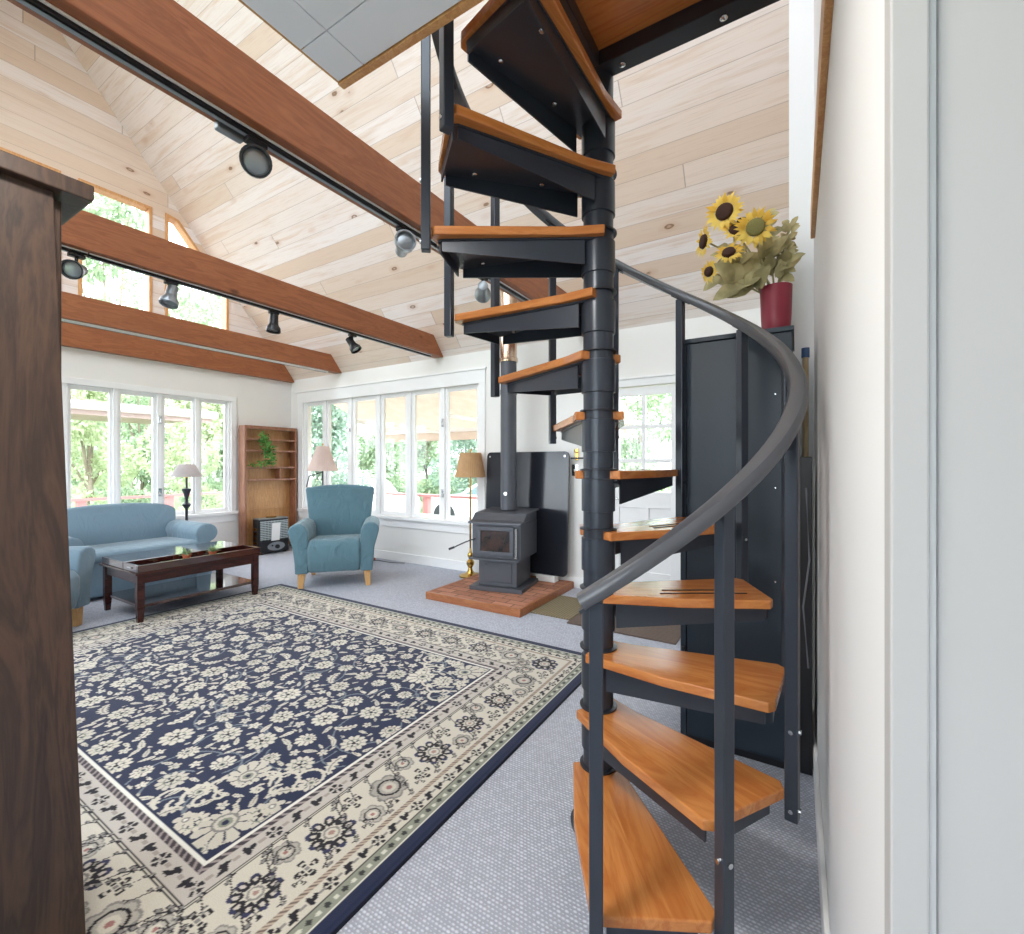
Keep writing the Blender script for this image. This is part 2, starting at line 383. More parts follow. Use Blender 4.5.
def holed(mb, axis, a, b, u0, u1, z0, z1, holes):
    """wall slab between a and b on axis, spanning u0..u1 and z0..z1, with rectangular holes (u0,u1,z0,z1)"""
    us = sorted({u0, u1, *[h[0] for h in holes], *[h[1] for h in holes]})
    for p, q in zip(us, us[1:]):
        zs = [(z0, z1)]
        for h in holes:
            if h[0] <= p + 1e-6 and h[1] >= q - 1e-6:
                nz = []
                for lo, hi in zs:
                    if h[2] > lo: nz.append((lo, min(hi, h[2])))
                    if h[3] < hi: nz.append((max(lo, h[3]), hi))
                zs = nz
        for lo, hi in zs:
            if hi - lo < 1e-4: continue
            if axis == 'Y': mb.box(p, q, a, b, lo, hi)
            else: mb.box(a, b, p, q, lo, hi)
    return mb
W1 = (-6.62, -3.22, .60, 2.26)          # eave window opening
D1 = (-1.66, -.88, 0, 2.06)             # entrance door opening
structure(holed(MB(), 'Y', YW, YW + .14, XG - .14, XE, 0, EAVE, [W1, D1]).build('wall_right', M['wall']))
G1 = (1.26, 3.56, .62, 2.20)
structure(holed(MB(), 'X', XG - .14, XG, YB, YW, 0, 2.62, [G1]).build('wall_left', M['wall']))
# boarded gable above, with its four window holes
gm = MB()
GW = []                                  # (y0, y1, z0, topfunc)
ZB, ZT = 2.98, 4.54
def ztop(y): return min(ZT, roof(y) - .13)
ys = sorted([YB, YR, 1.05, 1.757, 1.90, 2.607, 2.748, 2.90, 3.53, YW])
def ishole(y): return (1.05 < y < 1.757) or (1.90 < y < 2.607) or (2.748 < y < 3.53)
for p, q in zip(ys, ys[1:]):
    def quad(lo0, lo1, hi0, hi1): gm.prism([(p, lo0), (q, lo1), (q, hi1), (p, hi0)] if hi0 > lo0 + 1e-4 or hi1 > lo1 + 1e-4 else None, XG - .14, XG, 'X')
    if ishole((p + q) / 2):
        quad(2.62, 2.62, ZB, ZB); quad(ztop(p), ztop(q), roof(p), roof(q))
    elif p == YB: gm.prism([(p, 2.62), (q, 2.62), (q, roof(q)), (p, 2.641)], XG - .14, XG, 'X')
    elif q == YW: gm.prism([(p, 2.62), (q, 2.62), (q, 2.641), (p, roof(p))], XG - .14, XG, 'X')
    else: quad(2.62, 2.62, roof(p), roof(q))
structure(gm.build('wall_left_gable', M['pine_gable']))
# behind the camera: opposite eave wall, two openings added for fill daylight, end wall
B1 = (-6.2, -1.9, .45, 2.4); B2 = (-1.3, .6, .9, 2.3)
structure(holed(MB(), 'Y', YB - .14, YB, XG - .14, XE, 0, EAVE, [B1, B2]).build('wall_back', M['wall']))
E1 = (-1.5, -.1, .9, 2.2)  # unseen end window, added to light the loft underside
structure(holed(MB(), 'X', XE, XE + .14, YB, YW, 0, EAVE, [E1]).prism([(YB, EAVE), (YW, EAVE), (YR, ZR)], XE, XE + .14, 'X').build('wall_end', M['wall']))
f = MB()
for k in range(4): f.box(XE + .04, XE + .09, E1[0] + .44 * k, E1[0] + .44 * k + .08, E1[2], E1[3])
f.box(XE + .04, XE + .09, E1[0], E1[1], E1[2], E1[2] + .06).box(XE + .04, XE + .09, E1[0], E1[1], E1[3] - .06, E1[3])
s = structure(f.build('window_8', M['trim'])); MB().box(XE + .06, XE + .066, E1[0] + .01, E1[1] - .01, E1[2] + .01, E1[3] - .01).build('pane', M['glass'], s)
# partition on the right: long face seen edge on, end face towards the camera
XP, YP = .072, .52
structure(MB().prism([(YP, 0), (2.78, 0), (2.78, roof(2.78)), (YR, ZR), (YP, roof(YP))], XP, XP + .11, 'X').build('wall_partition', M['partition'], bevel=.004))
structure(MB().prism([(2.78, 0), (YW, 0), (YW, EAVE), (2.78, roof(2.78))], -.035, .182, 'X').build('wall_partition_pier', M['partition']))
structure(MB().box(XP + .11, XE, YP, YP + .11, 0, 2.475).build('wall_front', M['wall_shaded']))
structure(MB().box(XP - .004, XP + .022, YP - .012, YP + .02, 0, 2.475).box(XP + .028, XP + .11, YP - .006, YP + .1, 0, 2.475).build('trim_1', M['wall_shaded'], bevel=.002))
structure(MB().box(XP - .018, XP, YP + .5, 2.6, 2.36, 2.5).build('trim_2', M['pine_trim'], bevel=.003))
# loft: underside panels over the camera, brown edge board, boards on top
loft = MB().prism([(-1.19, YB), (XE, YB), (XE, YP), (XP, YP), (XP, .945), (-1.19, .945)], 2.50, 2.766)
structure(loft.build('floor_loft', M['oak_back']))
pan = MB()
xs = [-1.205, -1.09, -.48, .13, .74, 1.35, 1.96, 2.57, XE]; yy = [.938, .81, .19, -.42, YB]
for i, (x0, x1) in enumerate(zip(xs, xs[1:])):
    for y1, y0 in zip(yy, yy[1:]):
        ymax = y1
        if x0 > XP - .07 and y1 > YP: ymax = YP
        if ymax <= y0: continue
        if x1 > XP and x0 < XP and y1 > YP:
            pan.box(x0 + .0015, XP - .002, y0 + .0015, y1 - .0015, 2.478, 2.50)
            if y0 < YP: pan.box(XP + .002, x1, y0 + .0015, YP - .012, 2.478, 2.50)
            continue
        pan.box(x0 + .0015, x1 - .0015, y0 + .0015, ymax - .0015, 2.478, 2.50)
structure(pan.build('ceiling_loft', M['tile'], bevel=.001, seg=1))
structure(MB().box(-1.212, XP - .003, .940, .964, 2.474, 2.766).box(-1.213, -1.19, YB, .940, 2.480, 2.766).build('trim_3', M['pine_trim'], bevel=.002))
# baseboards
structure(MB().box(XG, -1.76, YW - .016, YW, 0, .115).box(-.78, -.035, YW - .016, YW, 0, .115).build('baseboard_right', M['trim'], bevel=.004))
structure(MB().box(XG, XG + .016, YB, YW - .016, 0, .115).build('baseboard_left', M['trim'], bevel=.004))
structure(MB().box(XP - .014, XP, YP + .02, 2.78, 0, .12).build('baseboard_partition', M['trim'], bevel=.004))

# ------------------------------------------------------------------ windows
def part(mb, name, mat, parent, **k): return mb.build(name, M[mat], parent, **k)
w = structure(MB()
    .box(W1[0] - .14, W1[1] + .09, YW - .022, YW, W1[3], 2.42).box(W1[0] - .16, W1[1] + .11, YW - .035, YW, 2.42, 2.445)
    .box(W1[0] - .12, W1[0], YW - .022, YW, W1[2] - .06, W1[3]).box(W1[1], W1[1] + .09, YW - .022, YW, W1[2] - .06, W1[3])
    .box(W1[0] - .16, W1[1] + .12, YW - .055, YW - .001, W1[2] - .04, W1[2] + .001).box(W1[0] + .002, W1[1] - .002, YW - .001, YW + .12, W1[2] - .02, W1[2] + .0018).box(W1[0] - .12, W1[1] + .09, YW - .018, YW, W1[2] - .145, W1[2] - .04).build('window_1', M['trim'], bevel=.003))
gl = [(-6.56, -6.2), (-6.04, -5.63), (-5.45, -5.04), (-4.87, -4.465), (-4.29, -3.875), (-3.725, -3.285)]
edges = [W1[0]] + [(gl[i][1] + gl[i + 1][0]) / 2 for i in range(5)] + [W1[1]]
for i, (a, b) in enumerate(gl):
    l, r = edges[i], edges[i + 1]; f = MB(); z0, z1 = W1[2] + .002, W1[3]
    y0, y1 = YW + .035, YW + .075
    f.box(l + .03, a, y0, y1, z0, z1).box(b, r - .03, y0, y1, z0, z1).box(a, b, y0, y1, z0, z0 + .05).box(a, b, y0, y1, z1 - .055, z1)
    f.box(l, l + .03, YW + .012, YW + .11, z0, z1).box(r - .03, r, YW + .012, YW + .11, z0, z1)
    s = part(f, 'sash', 'trim', w, bevel=.003)
    part(MB().box(a - .005, b + .005, YW + .053, YW + .058, z0 + .04, z1 - .045), 'pane', 'glass', s)
for x in (-5.535, -3.79):
    for z in (1.82, .93): part(MB().box(x - .02, x + .02, YW + .0, YW + .012, z - .05, z + .05).box(x - .008, x + .008, YW - .02, YW, z - .045, z + .0), 'latch', 'chrome', w, bevel=.003)
w = structure(MB()
    .box(XG, XG + .02, G1[0] - .07, G1[1] + .075, G1[3], G1[3] + .07).box(XG, XG + .02, G1[0] - .07, G1[0], G1[2] - .05, G1[3]).box(XG, XG + .02, G1[1], G1[1] + .075, G1[2] - .05, G1[3])
    .box(XG + .001, XG + .055, G1[0] - .1, G1[1] + .12, G1[2] - .04, G1[2] + .001).box(XG - .12, XG + .001, G1[0] + .002, G1[1] - .002, G1[2] - .02, G1[2] + .0018).box(XG, XG + .018, G1[0] - .07, G1[1] + .08, G1[2] - .14, G1[2] - .04).build('window_2', M['trim'], bevel=.003))
gl = [(1.34, 1.735), (1.85, 2.19), (2.302, 2.63), (2.76, 3.08), (3.196, 3.50)]
edges = [G1[0]] + [(gl[i][1] + gl[i + 1][0]) / 2 for i in range(4)] + [G1[1]]
for i, (a, b) in enumerate(gl):
    l, r = edges[i], edges[i + 1]; z0, z1 = G1[2] + .002, G1[3]; x0, x1 = XG - .075, XG - .035; f = MB()
    f.box(x0, x1, l + .025, a, z0, z1).box(x0, x1, b, r - .025, z0, z1).box(x0, x1, a, b, z0, z0 + .05).box(x0, x1, a, b, z1 - .05, z1)
    f.box(XG - .11, XG - .008, l, l + .025, z0, z1).box(XG - .11, XG - .008, r - .025, r, z0, z1)
    s = part(f, 'sash', 'trim', w, bevel=.003)
    part(MB().box(XG - .058, XG - .053, a - .005, b + .005, z0 + .04, z1 - .04), 'pane', 'glass', s)
for z in (1.87, .94): part(MB().box(XG - .006, XG + .006, 2.675, 2.715, z - .05, z + .05).box(XG + .006, XG + .025, 2.688, 2.702, z - .045, z), 'latch', 'chrome', w, bevel=.003)
# upper gable windows in pine frames
def gable_window(name, y0, y1):
    ysx = sorted({y0, y1, *[y for y in (.60, 2.90) if y0 < y < y1]})
    top = [(y, ztop(y)) for y in ysx]
    outer = [(y0, ZB)] + [(y1, ZB)] + top[::-1]
    def inset(p, d):
        n = len(p); out = []
        for k in range(n):
            a, b, c = [Vector((*p[(k + j) % n], 0)) for j in (-1, 0, 1)]
            e1 = (b - a).normalized(); e2 = (c - b).normalized(); n1 = Vector((-e1.y, e1.x, 0)); n2 = Vector((-e2.y, e2.x, 0))
            bis = (n1 + n2).normalized(); q = b + bis * (d / max(.3, bis.dot(n1))); out.append((q.x, q.y))
        return out
    inn = inset(outer, .035); f = MB(); n = len(outer)
    out2 = inset(outer, -.05)
    for k in range(n):
        j = (k + 1) % n
        f.prism([outer[k], outer[j], inn[j], inn[k]], XG - .12, XG + .015, 'X')
    s = structure(f.build(name, M['pine_trim'], bevel=.003))
    part(MB().prism(inset(outer, .03), XG - .07, XG - .064, 'X'), 'pane', 'glass', s)
gable_window('window_3', 1.90, 2.607); gable_window('window_4', 2.748, 3.53)
gable_window('window_5', 1.05, 1.757)
# plain unseen windows, added in the wall behind the camera for fill daylight
for nm, (a, b, c, d) in (('window_6', B1), ('window_7', B2)):
    f = MB().box(a, b, YB - .09, YB - .05, c, c + .06).box(a, b, YB - .09, YB - .05, d - .06, d)
    n = 5
    for k in range(n + 1):
        x = a + (b - a - .06) * k / n; f.box(x, x + .06, YB - .09, YB - .05, c + .06, d - .06)
    s = structure(f.build(nm, M['trim'])); part(MB().box(a + .01, b - .01, YB - .072, YB - .066, c + .01, d - .01), 'pane', 'glass', s)

# ------------------------------------------------------------------ entrance door
tr = MB().box(D1[0] - .09, D1[0], YW - .022, YW, 0, 2.06).box(D1[1], D1[1] + .09, YW - .022, YW, 0, 2.06).box(D1[0] - .11, D1[1] + .11, YW - .022, YW, 2.06, 2.13).box(D1[0] - .13, D1[1] + .13, YW - .035, YW, 2.13, 2.15)
structure(tr.build('trim_4', M['trim'], bevel=.003))
x0, x1 = D1[0] + .012, D1[1] - .012; y0, y1 = YW + .012, YW + .055
d = MB(); gx0, gx1, gz0, gz1 = -1.515, -1.015, 1.03, 2.0 - .03
d.box(x0, gx0, y0, y1, .01, 2.05).box(gx1, x1, y0, y1, .01, 2.05).box(gx0, gx1, y0, y1, gz1, 2.05).box(gx0, gx1, y0, y1, .87, gz0).box(gx0, gx1, y0, y1, .01, .25).box(-1.31, -1.22, y0, y1, .25, .87)
for a, b in ((gx0, -1.31), (-1.22, gx1)):
    d.box(a, b, y0 + .012, y1 - .012, .25, .87)
dr = structure(d.build('door_1', M['trim'], bevel=.004))
mu = MB().box(-1.29, -1.255, y0 + .004, y1 - .004, gz0, gz1)
for z in (1.333, 1.665): mu.box(gx0, -1.29, y0 + .004, y1 - .004, z - .02, z + .018).box(-1.255, gx1, y0 + .004, y1 - .004, z - .02, z + .018)
part(mu, 'glazing_bars', 'trim', dr, bevel=.003)
part(MB().box(gx0, gx1, y0 + .02, y0 + .024, gz0, gz1), 'pane', 'glass', dr)
h = part(MB().cyl((-1.59, y0, .96), (-1.59, y0 - .05, .96), .012).tube([(-1.59, y0 - .05, .96), (-1.50, y0 - .055, .955)], .009).box(-1.615, -1.565, y0 - .008, y0, .87, 1.05), 'lever_handle', 'chrome', dr, bevel=.002)
for z in (.3, 1.62): part(MB().box(x1 - .004, x1 + .012, y0 - .012, y0 + .002, z - .045, z + .045).cyl((x1 + .004, y0 - .012, z - .05), (x1 + .004, y0 - .012, z + .05), .008), 'hinge', 'steel_dark', dr)

# ------------------------------------------------------------------ beams and track lights
def beam(x0, x1, label, y0=YB + .002, y1=YW, zb=2.637, zt=2.875):
    yt = lambda z: YW - (z - EAVE) / SL - .002
    p = [(y0 + .0, zb), (y1 - .003, zb), (min(y1 - .003, yt(zb + .012)), zb + .012), (yt(zt), zt), (2 * YR - yt(zt), zt)]
    o = MB().prism(p, x0, x1, 'X').build('ceiling_beam', M['beam'], bevel=.004)
    return tag(o, label, 'beam', 'stained tie beams across the room')
beam(-1.945, -1.80, 'stained brown ceiling beam nearest the spiral staircase')
beam(-3.915, -3.77, 'stained brown ceiling beam second nearest, carrying a black light track in front of the gable windows')
beam(-5.845, -5.70, 'stained brown ceiling beam third from the stairs, pale line along its lower edge')
beam(XG + .001, XG + .09, 'stained brown beam lying flat against the end wall over the left windows', zb=2.605, zt=2.86)

def track(x, y0, y1, label, heads, mat='black', strip='silver'):
    t = thing('track_light', label, 'track light', (x, 0, 2.637))
    part(MB().box(-.018, .018, y0, y1, -.02, 0).box(-.004, .004, y0 + .02, y1 - .02, -.023, -.02), 'rail', mat, t, bevel=.002)
    part(MB().box(-.009, .009, y0 + .02, y1 - .02, -.0245, -.0232), 'conductor_strip', strip, t)
    part(MB().box(.0185, .030, y0, y1, -.007, 0), 'glint_conduit_strip', 'trim', t, bevel=.002)  # white strip painted in as a reflected line; pale conduit on the third beam
    for (y, yaw, pitch, colr) in heads:
        s = MB().box(-.02, .02, y - .04, y + .04, -.045, -.0235).cyl((0, y, -.045), (0, y, -.105), .009)
        st = part(s, 'stem', 'black', t, bevel=.003)
        d = Vector((cos(yaw) * cos(pitch), sin(yaw) * cos(pitch), sin(pitch)))
        q = d.to_track_quat('Z', 'Y').to_matrix().to_4x4(); q.translation = Vector((0, y, -.12))
        can = MB().lathe([(.012, -.075), (.034, -.07), (.036, .0), (.040, .02), (.056, .045), (.058, .078), (.050, .078), (.046, .055)], 24, caps=False)
        can.f.append(tuple(k * 8 for k in range(24))[::-1]); can.sm.append(False)
        hd = part(can.xf(q), 'lamp_head', colr, t)
        part(MB().lathe([(.0475, .052), (.0475, .058), (.03, .064), (.004, .066)], 20).xf(q), 'lens', 'silver', hd)
    return t
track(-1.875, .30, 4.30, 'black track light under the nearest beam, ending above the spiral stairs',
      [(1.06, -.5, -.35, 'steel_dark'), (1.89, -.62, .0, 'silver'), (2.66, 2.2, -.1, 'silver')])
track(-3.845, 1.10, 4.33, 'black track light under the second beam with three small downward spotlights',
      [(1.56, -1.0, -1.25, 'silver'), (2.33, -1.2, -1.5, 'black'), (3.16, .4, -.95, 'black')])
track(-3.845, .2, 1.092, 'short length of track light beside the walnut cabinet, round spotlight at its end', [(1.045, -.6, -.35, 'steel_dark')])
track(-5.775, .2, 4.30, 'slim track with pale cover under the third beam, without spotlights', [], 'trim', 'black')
tag(MB().box(-1.935, -1.90, .93, 1.03, 2.60, 2.637).build('power_feed_box', M['silver'], bevel=.006), 'small grey metal feed box on the light track of the nearest beam', 'electrical box')
# ------------------------------------------------------------------ spiral staircase
SC = Vector((-.612, 1.591, 0)); R0 = .614; A0 = -69.4; DA = 28.8; RISE = .212
st = thing('spiral_staircase', 'dark steel spiral staircase with orange wooden treads winding up to the loft', 'staircase', tuple(SC))
col = part(MB().lathe([(.0535, 0), (.0535, 3.85)], 32), 'pole', 'steel', st)
part(MB().lathe([(.10, 0), (.10, .012), (.062, .02)], 32), 'base_plate', 'steel', st)
def pol(r, a, z=0): return (r * cos(rad(a)), r * sin(rad(a)), z)
hw = .580 * sin(rad(14.4)); uo = .580 * cos(rad(14.4))
for k in range(1, 13):
    z = RISE * k + .004; mid = A0 + DA * (k - .5)
    # wood: nosing on the lower-angle side (negative v)
    poly = [(-.018, -.088), (.25, -.138), (uo - .024, -hw - .010), (uo - .006, -hw + .010), (uo + .026, hw - .018), (uo + .004, hw + .006), (.10, .085), (-.018, .085)]
    tr = MB().prism(poly, -.030, 0).build('tread', M['tread'], st, bevel=.004, loc=(0, 0, z), rotz=rad(mid))
    p2 = [(.0, -.07), (uo - .034, -hw + .008), (uo - .016, -hw + .022), (uo + .006, hw - .04), (uo - .012, hw - .03), (.0, .058)]
    pan = MB().prism(p2, -.037, -.0305)
    def flange(a, b, ha, hb, t=.006):
        a = Vector((*a, 0)); b = Vector((*b, 0)); d = (b - a).normalized(); n = Vector((-d.y, d.x, 0)) * t
        vs = [a, b, b + n, a + n]; zt = -.0365
        pan.add([(v.x, v.y, zt) for v in vs] + [(a.x, a.y, -.037 - ha), (b.x, b.y, -.037 - hb), (b.x + n.x, b.y + n.y, -.037 - hb), (a.x + n.x, a.y + n.y, -.037 - ha)],
                [(0, 1, 2, 3), (7, 6, 5, 4), (0, 4, 5, 1), (1, 5, 6, 2), (2, 6, 7, 3), (3, 7, 4, 0)])
    flange((.05, -.066), (uo - .032, -hw + .010), .085, .035); flange((uo - .012, hw - .034), (.05, .056), .035, .085)
    flange((uo - .012, -hw + .028), (uo + .002, hw - .046), .035, .035)
    part(pan, 'tread_support', 'steel', tr)
    for (u, v) in ((.20, -.055), (.20, .055), (.44, -.085), (.44, .07)):
        part(MB().lathe([(.010, -.0372), (.010, -.041), (.006, -.044)], 8, c=(u, v, 0)), 'bolt', 'chrome', tr)
    if k in (4, 5):
        part(MB().box(.20, .50, -.075, -.068, 0, .0025).box(.22, .47, -.035, -.028, 0, .0025), 'grip_strip', 'black', tr)
    part(MB().lathe([(.0537, z - .145), (.060, z - .144), (.060, z - .030), (.0537, z - .028)], 32), 'collar', 'steel', st)
    part(MB().lathe([(.0537, z + .001), (.066, z + .001), (.066, z + .006), (.0537, z + .008)], 32), 'collar_ring', 'steel_dark', st)
def railz(a): return 1.005 + RISE * (a - A0) / DA
for k in range(1, 13):
    a = A0 + DA * (k - 1); zb = .0 if k == 1 else RISE * (k - 1) - .085
    c = pol(R0, a); zt = railz(a) - .022
    q = Matrix.Rotation(rad(a), 4, 'Z'); q.translation = Vector((c[0], c[1], 0))
    b = part(MB().box(-.016, .016, -.016, .016, zb, zt).xf(q), 'baluster', 'steel', st, bevel=.003)
    t = MB().box(-.014, .014, -.045, .045, -.004, .004)
    m = q @ Matrix.Translation((0, 0, zt)) @ Matrix.Rotation(math.atan2(RISE, rad(DA) * R0), 4, 'X')
    part(t.xf(m), 'rail_plate', 'steel', b)
    if k > 1:
        for zz in ((RISE * (k - 1) - .055,) + ((RISE * k - .055,) if k < 12 else ())):
            part(MB().cyl((.0155, 0, zz), (.021, 0, zz), .007, 8).cyl((0, -.0155, zz), (0, -.021, zz), .006, 8).xf(q), 'screw', 'chrome', b)
path = []; rights = []
for i in range(0, 100):
    a = A0 - 3.2 + (11 * DA + 6) * i / 99
    path.append(pol(R0, a, railz(a))); rights.append(pol(1, a))
prof = [(-.026, -.012), (-.022, -.018), (.022, -.018), (.026, -.012), (.026, .004), (.018, .015), (0, .019), (-.018, .015), (-.026, .004)]
hr = part(MB().sweep(prof, path, rights), 'handrail', 'rail', st)
# corner landing that joins the loft floor
LZ = 2.766
ld = part(MB().box(-.04, .66, -.618, .01, LZ - .036, LZ), 'landing', 'tread', st, bevel=.004)
fr = MB().box(-.03, .66, -.07, .0, LZ - .09, LZ - .037).box(-.055, .03, -.618, -.07, LZ - .09, LZ - .037).box(.62, .66, -.618, -.07, LZ - .09, LZ - .037).box(.03, .62, -.618, -.58, LZ - .09, LZ - .037)
part(fr, 'landing_frame', 'steel_dark', ld, bevel=.003)
for (x, y) in ((.1, -.035), (.42, -.035), (-.012, -.3), (-.012, -.5)):
    part(MB().lathe([(.012, LZ - .0905), (.012, LZ - .095), (.006, LZ - .099)], 8, c=(x, y, 0)), 'bolt', 'chrome', ld)
# ------------------------------------------------------------------ furniture
def leafquad(mb, c, d, up, l, w, fold=.15):
    """one leaf: a folded diamond blade from c along d"""
    d = d.normalized(); s = d.cross(up); s = s.normalized() if s.length > 1e-4 else Vector((1, 0, 0)); n = s.cross(d)
    m = c + d * (l * .5) + n * (l * .05)
    mb.add([c, c + d * (l * .45) + s * (w / 2) + n * (fold * w), c + d * l - n * (l * .1), c + d * (l * .45) - s * (w / 2) + n * (fold * w), m], [(0, 1, 4), (1, 2, 4), (2, 3, 4), (3, 0, 4)], True)
def rv(): 
    a = random.uniform(0, 2 * PI); z = random.uniform(-1, 1); r = math.sqrt(1 - z * z); return Vector((r * cos(a), r * sin(a), z))

def roundleaf(mb, c, d, up, l, w, fold=.2):
    """a rounder leaf with a raised midrib"""
    d = d.normalized(); s = d.cross(up); s = s.normalized() if s.length > 1e-4 else Vector((1, 0, 0)); n = s.cross(d)
    mid = [c + d * (l * f) + n * (l * .10 * math.sin(f * PI) - l * .12 * f * f) for f in (0, .3, .6, .85, 1)]
    ws = (0, .46, .48, .26, 0)
    L = [mid[i] + s * (w * ws[i]) + n * (fold * w * ws[i]) for i in (1, 2, 3)]; R = [mid[i] - s * (w * ws[i]) + n * (fold * w * ws[i]) for i in (1, 2, 3)]
    mb.add(mid + L + R, [(0, 1, 5), (1, 2, 6, 5), (2, 3, 7, 6), (3, 4, 7), (0, 8, 1), (1, 8, 9, 2), (2, 9, 10, 3), (3, 10, 4)], True)

# walnut cabinet in the left foreground
t = thing('tall_cabinet', 'tall dark walnut cabinet filling the left edge beside the rug', 'cabinet', (-1.5, -.1, 0))
part(MB().prism([(-.5, 0), (.53, 0), (.467, 1.945), (-.5, 1.945)], -.024, 0, 'X').prism([(-.5, 0), (.53, 0), (.467, 1.945), (-.5, 1.945)], -.56, -.536, 'X').box(-.536, -.024, -.5, -.48, 0, 1.945).box(-.536, -.024, -.48, .46, .06, .09).box(-.536, -.024, -.48, .45, .9, .925), 'body', 'walnut', t, bevel=.002)
part(MB().prism([(-.52, 1.945), (.53, 1.945), (.535, 1.95), (.535, 1.985), (-.52, 1.985)], -.60, .025, 'X'), 'crown', 'walnut', t, bevel=.004)
for x in (-.53, -.275): part(MB().box(x, x + .25, .468, .488, .9, 1.94), 'door', 'walnut', t, bevel=.004)

# armchair: faces local -Y
def armchair(label, loc, rz, mat, group=None):
    t = thing('armchair', label, 'armchair', loc, rz, group)
    part(MB().box(-.31, .31, -.36, .34, .17, .43), 'base', mat, t, bevel=.045, seg=4, smooth=True)
    part(MB().prism([(-.40, .17), (-.425, .30), (-.43, .44), (-.40, .50), (-.34, .515), (.2, .48), (.2, .34), (-.36, .17)], -.262, .262, 'X'), 'seat_cushion', mat, t, bevel=.04, seg=4, smooth=True)
    sec = [(.255, .17), (.255, .50), (.262, .60), (.29, .66), (.34, .685), (.40, .678), (.44, .645), (.448, .605), (.43, .53), (.40, .42), (.385, .28), (.38, .17)]
    for sx in (-1, 1):
        mb = MB(); n = len(sec); yy = [(-.40, -.035), (-.385, -.005), (-.36, .0), (0, -.01), (.30, -.02)]
        vs = [(sx * (.34 + (x - .34) * (.94 if i == 0 else 1)), y, .17 + (z - .17) * (1 + dz)) for i, (y, dz) in enumerate(yy) for x, z in sec]
        fs = [(i * n + k, i * n + (k + 1) % n, (i + 1) * n + (k + 1) % n, (i + 1) * n + k) for i in range(len(yy) - 1) for k in range(n)]
        fs += [tuple(range(n))[::-1], tuple((len(yy) - 1) * n + k for k in range(n))]
        if sx < 0: fs = [f[::-1] for f in fs]
        part(mb.add(vs, [f[::-1] for f in fs], True), 'arm', mat, t, bevel=.02, seg=3, smooth=True)
    # back: gently arched top, raked
    w = [(-.31, .40), (-.35, .72), (-.385, 1.0), (-.38, 1.035), (-.34, 1.03), (-.2, 1.05), (0, 1.062), (.2, 1.05), (.34, 1.03), (.38, 1.035), (.385, 1.0), (.35, .72), (.31, .40)]
    b = MB().prism(w, -.07, .09, 'Y'); b.xf(Matrix.Translation((0, .27, .4)) @ Matrix.Rotation(rad(-9), 4, 'X') @ Matrix.Translation((0, 0, -.4)))
    part(b, 'backrest', mat, t, bevel=.05, seg=4, smooth=True)
    for sx in (-1, 1):
        part(MB().taper((sx * .335, -.33), .05, .05, 0, .075, .075, .19, off=(-sx * .012, 0)), 'leg', 'beech', t, bevel=.004)
        part(MB().taper((sx * .30, .33), .045, .045, 0, .06, .06, .19, off=(0, -.03)), 'leg', 'beech', t, bevel=.004)
    return t
armchair('blue slipcovered armchair with pale wooden feet between the bookcase and the stove', (-4.40, 3.42, 0), rad(47), 'armchair')
armchair('blue slipcovered armchair mostly hidden behind the walnut cabinet, only an arm showing', (-4.99, .875, 0), rad(128), 'sofa').scale.z = .93

# two-seat sofa under the left window: faces +X
t = thing('sofa', 'light blue slipcovered sofa under the left windows behind the coffee table', 'sofa', (-6.15, 2.05, 0))
part(MB().box(-.45, .50, -.62, .62, .03, .38), 'base', 'sofa', t, bevel=.03, seg=3, smooth=True)
part(MB().prism([(.10 - .45, .36), (.98 - .45, .36), (1.005 - .45, .40), (.99 - .45, .445), (.94 - .45, .465), (.10 - .45, .44)], -.50, .50, 'Y'), 'seat_cushion', 'sofa', t, bevel=.02, seg=3, smooth=True)
bk = [(-.58, .36)] + [(.60 * math.sin(a), .70 + .16 * math.cos(a) ** .55 if abs(a) < PI / 2 else .70) for a in [(-1.5 + 3.0 * i / 20) for i in range(21)]] + [(.58, .36)]
b = MB().prism(bk, -.12, .10, 'X'); b.xf(Matrix.Translation((-.27, 0, .36)) @ Matrix.Rotation(rad(-8), 4, 'Y') @ Matrix.Translation((0, 0, -.36)))
part(b, 'backrest', 'sofa', t, bevel=.045, seg=4, smooth=True)
for sy in (-1, 1):
    prof = [(-.09, .03), (-.09, .46)] + [(.015 + .115 * cos(a), .53 + .105 * sin(a)) for a in [PI * 1.15 - 1.55 * PI * i / 14 for i in range(15)]] + [(.075, .03)]
    part(MB().prism([(sy * (.565 + u), z) for u, z in prof], -.46, .535, 'X', smooth=True), 'arm', 'sofa', t, bevel=.016, seg=3, smooth=True)
for x in (-.4, .45):
    for y in (-.55, .55): part(MB().taper((x, y), .04, .04, 0, .05, .05, .04), 'foot', 'walnut', t)

# coffee table with a sunken front tray
t = thing('coffee_table', 'dark mahogany coffee table with sunken tray top and lower shelf', 'coffee table', (-4.895, 2.1, 0))
for sx in (-1, 1):
    for sy in (-1, 1): part(MB().taper((sx * .335, sy * .47), .036, .036, 0, .052, .052, .12).box(sx * .335 - .026, sx * .335 + .026, sy * .47 - .026, sy * .47 + .026, .12, .40), 'leg', 'mahogany', t, bevel=.003)
part(MB().box(.328, .352, -.445, .445, .325, .40).box(-.352, -.328, -.445, .445, .325, .40).box(-.31, .31, -.487, -.463, .325, .40).box(-.31, .31, .463, .487, .325, .40), 'apron', 'mahogany', t, bevel=.002)
part(MB().box(-.34, .34, -.475, .475, .125, .15), 'shelf', 'mahogany_top', t, bevel=.003)
part(MB().box(-.385, .385, -.515, .515, .40, .418), 'top_frame', 'mahogany', t, bevel=.005)
part(MB().box(-.37, .08, -.50, .50, .4185, .478), 'top_panel', 'mahogany_top', t, bevel=.004)
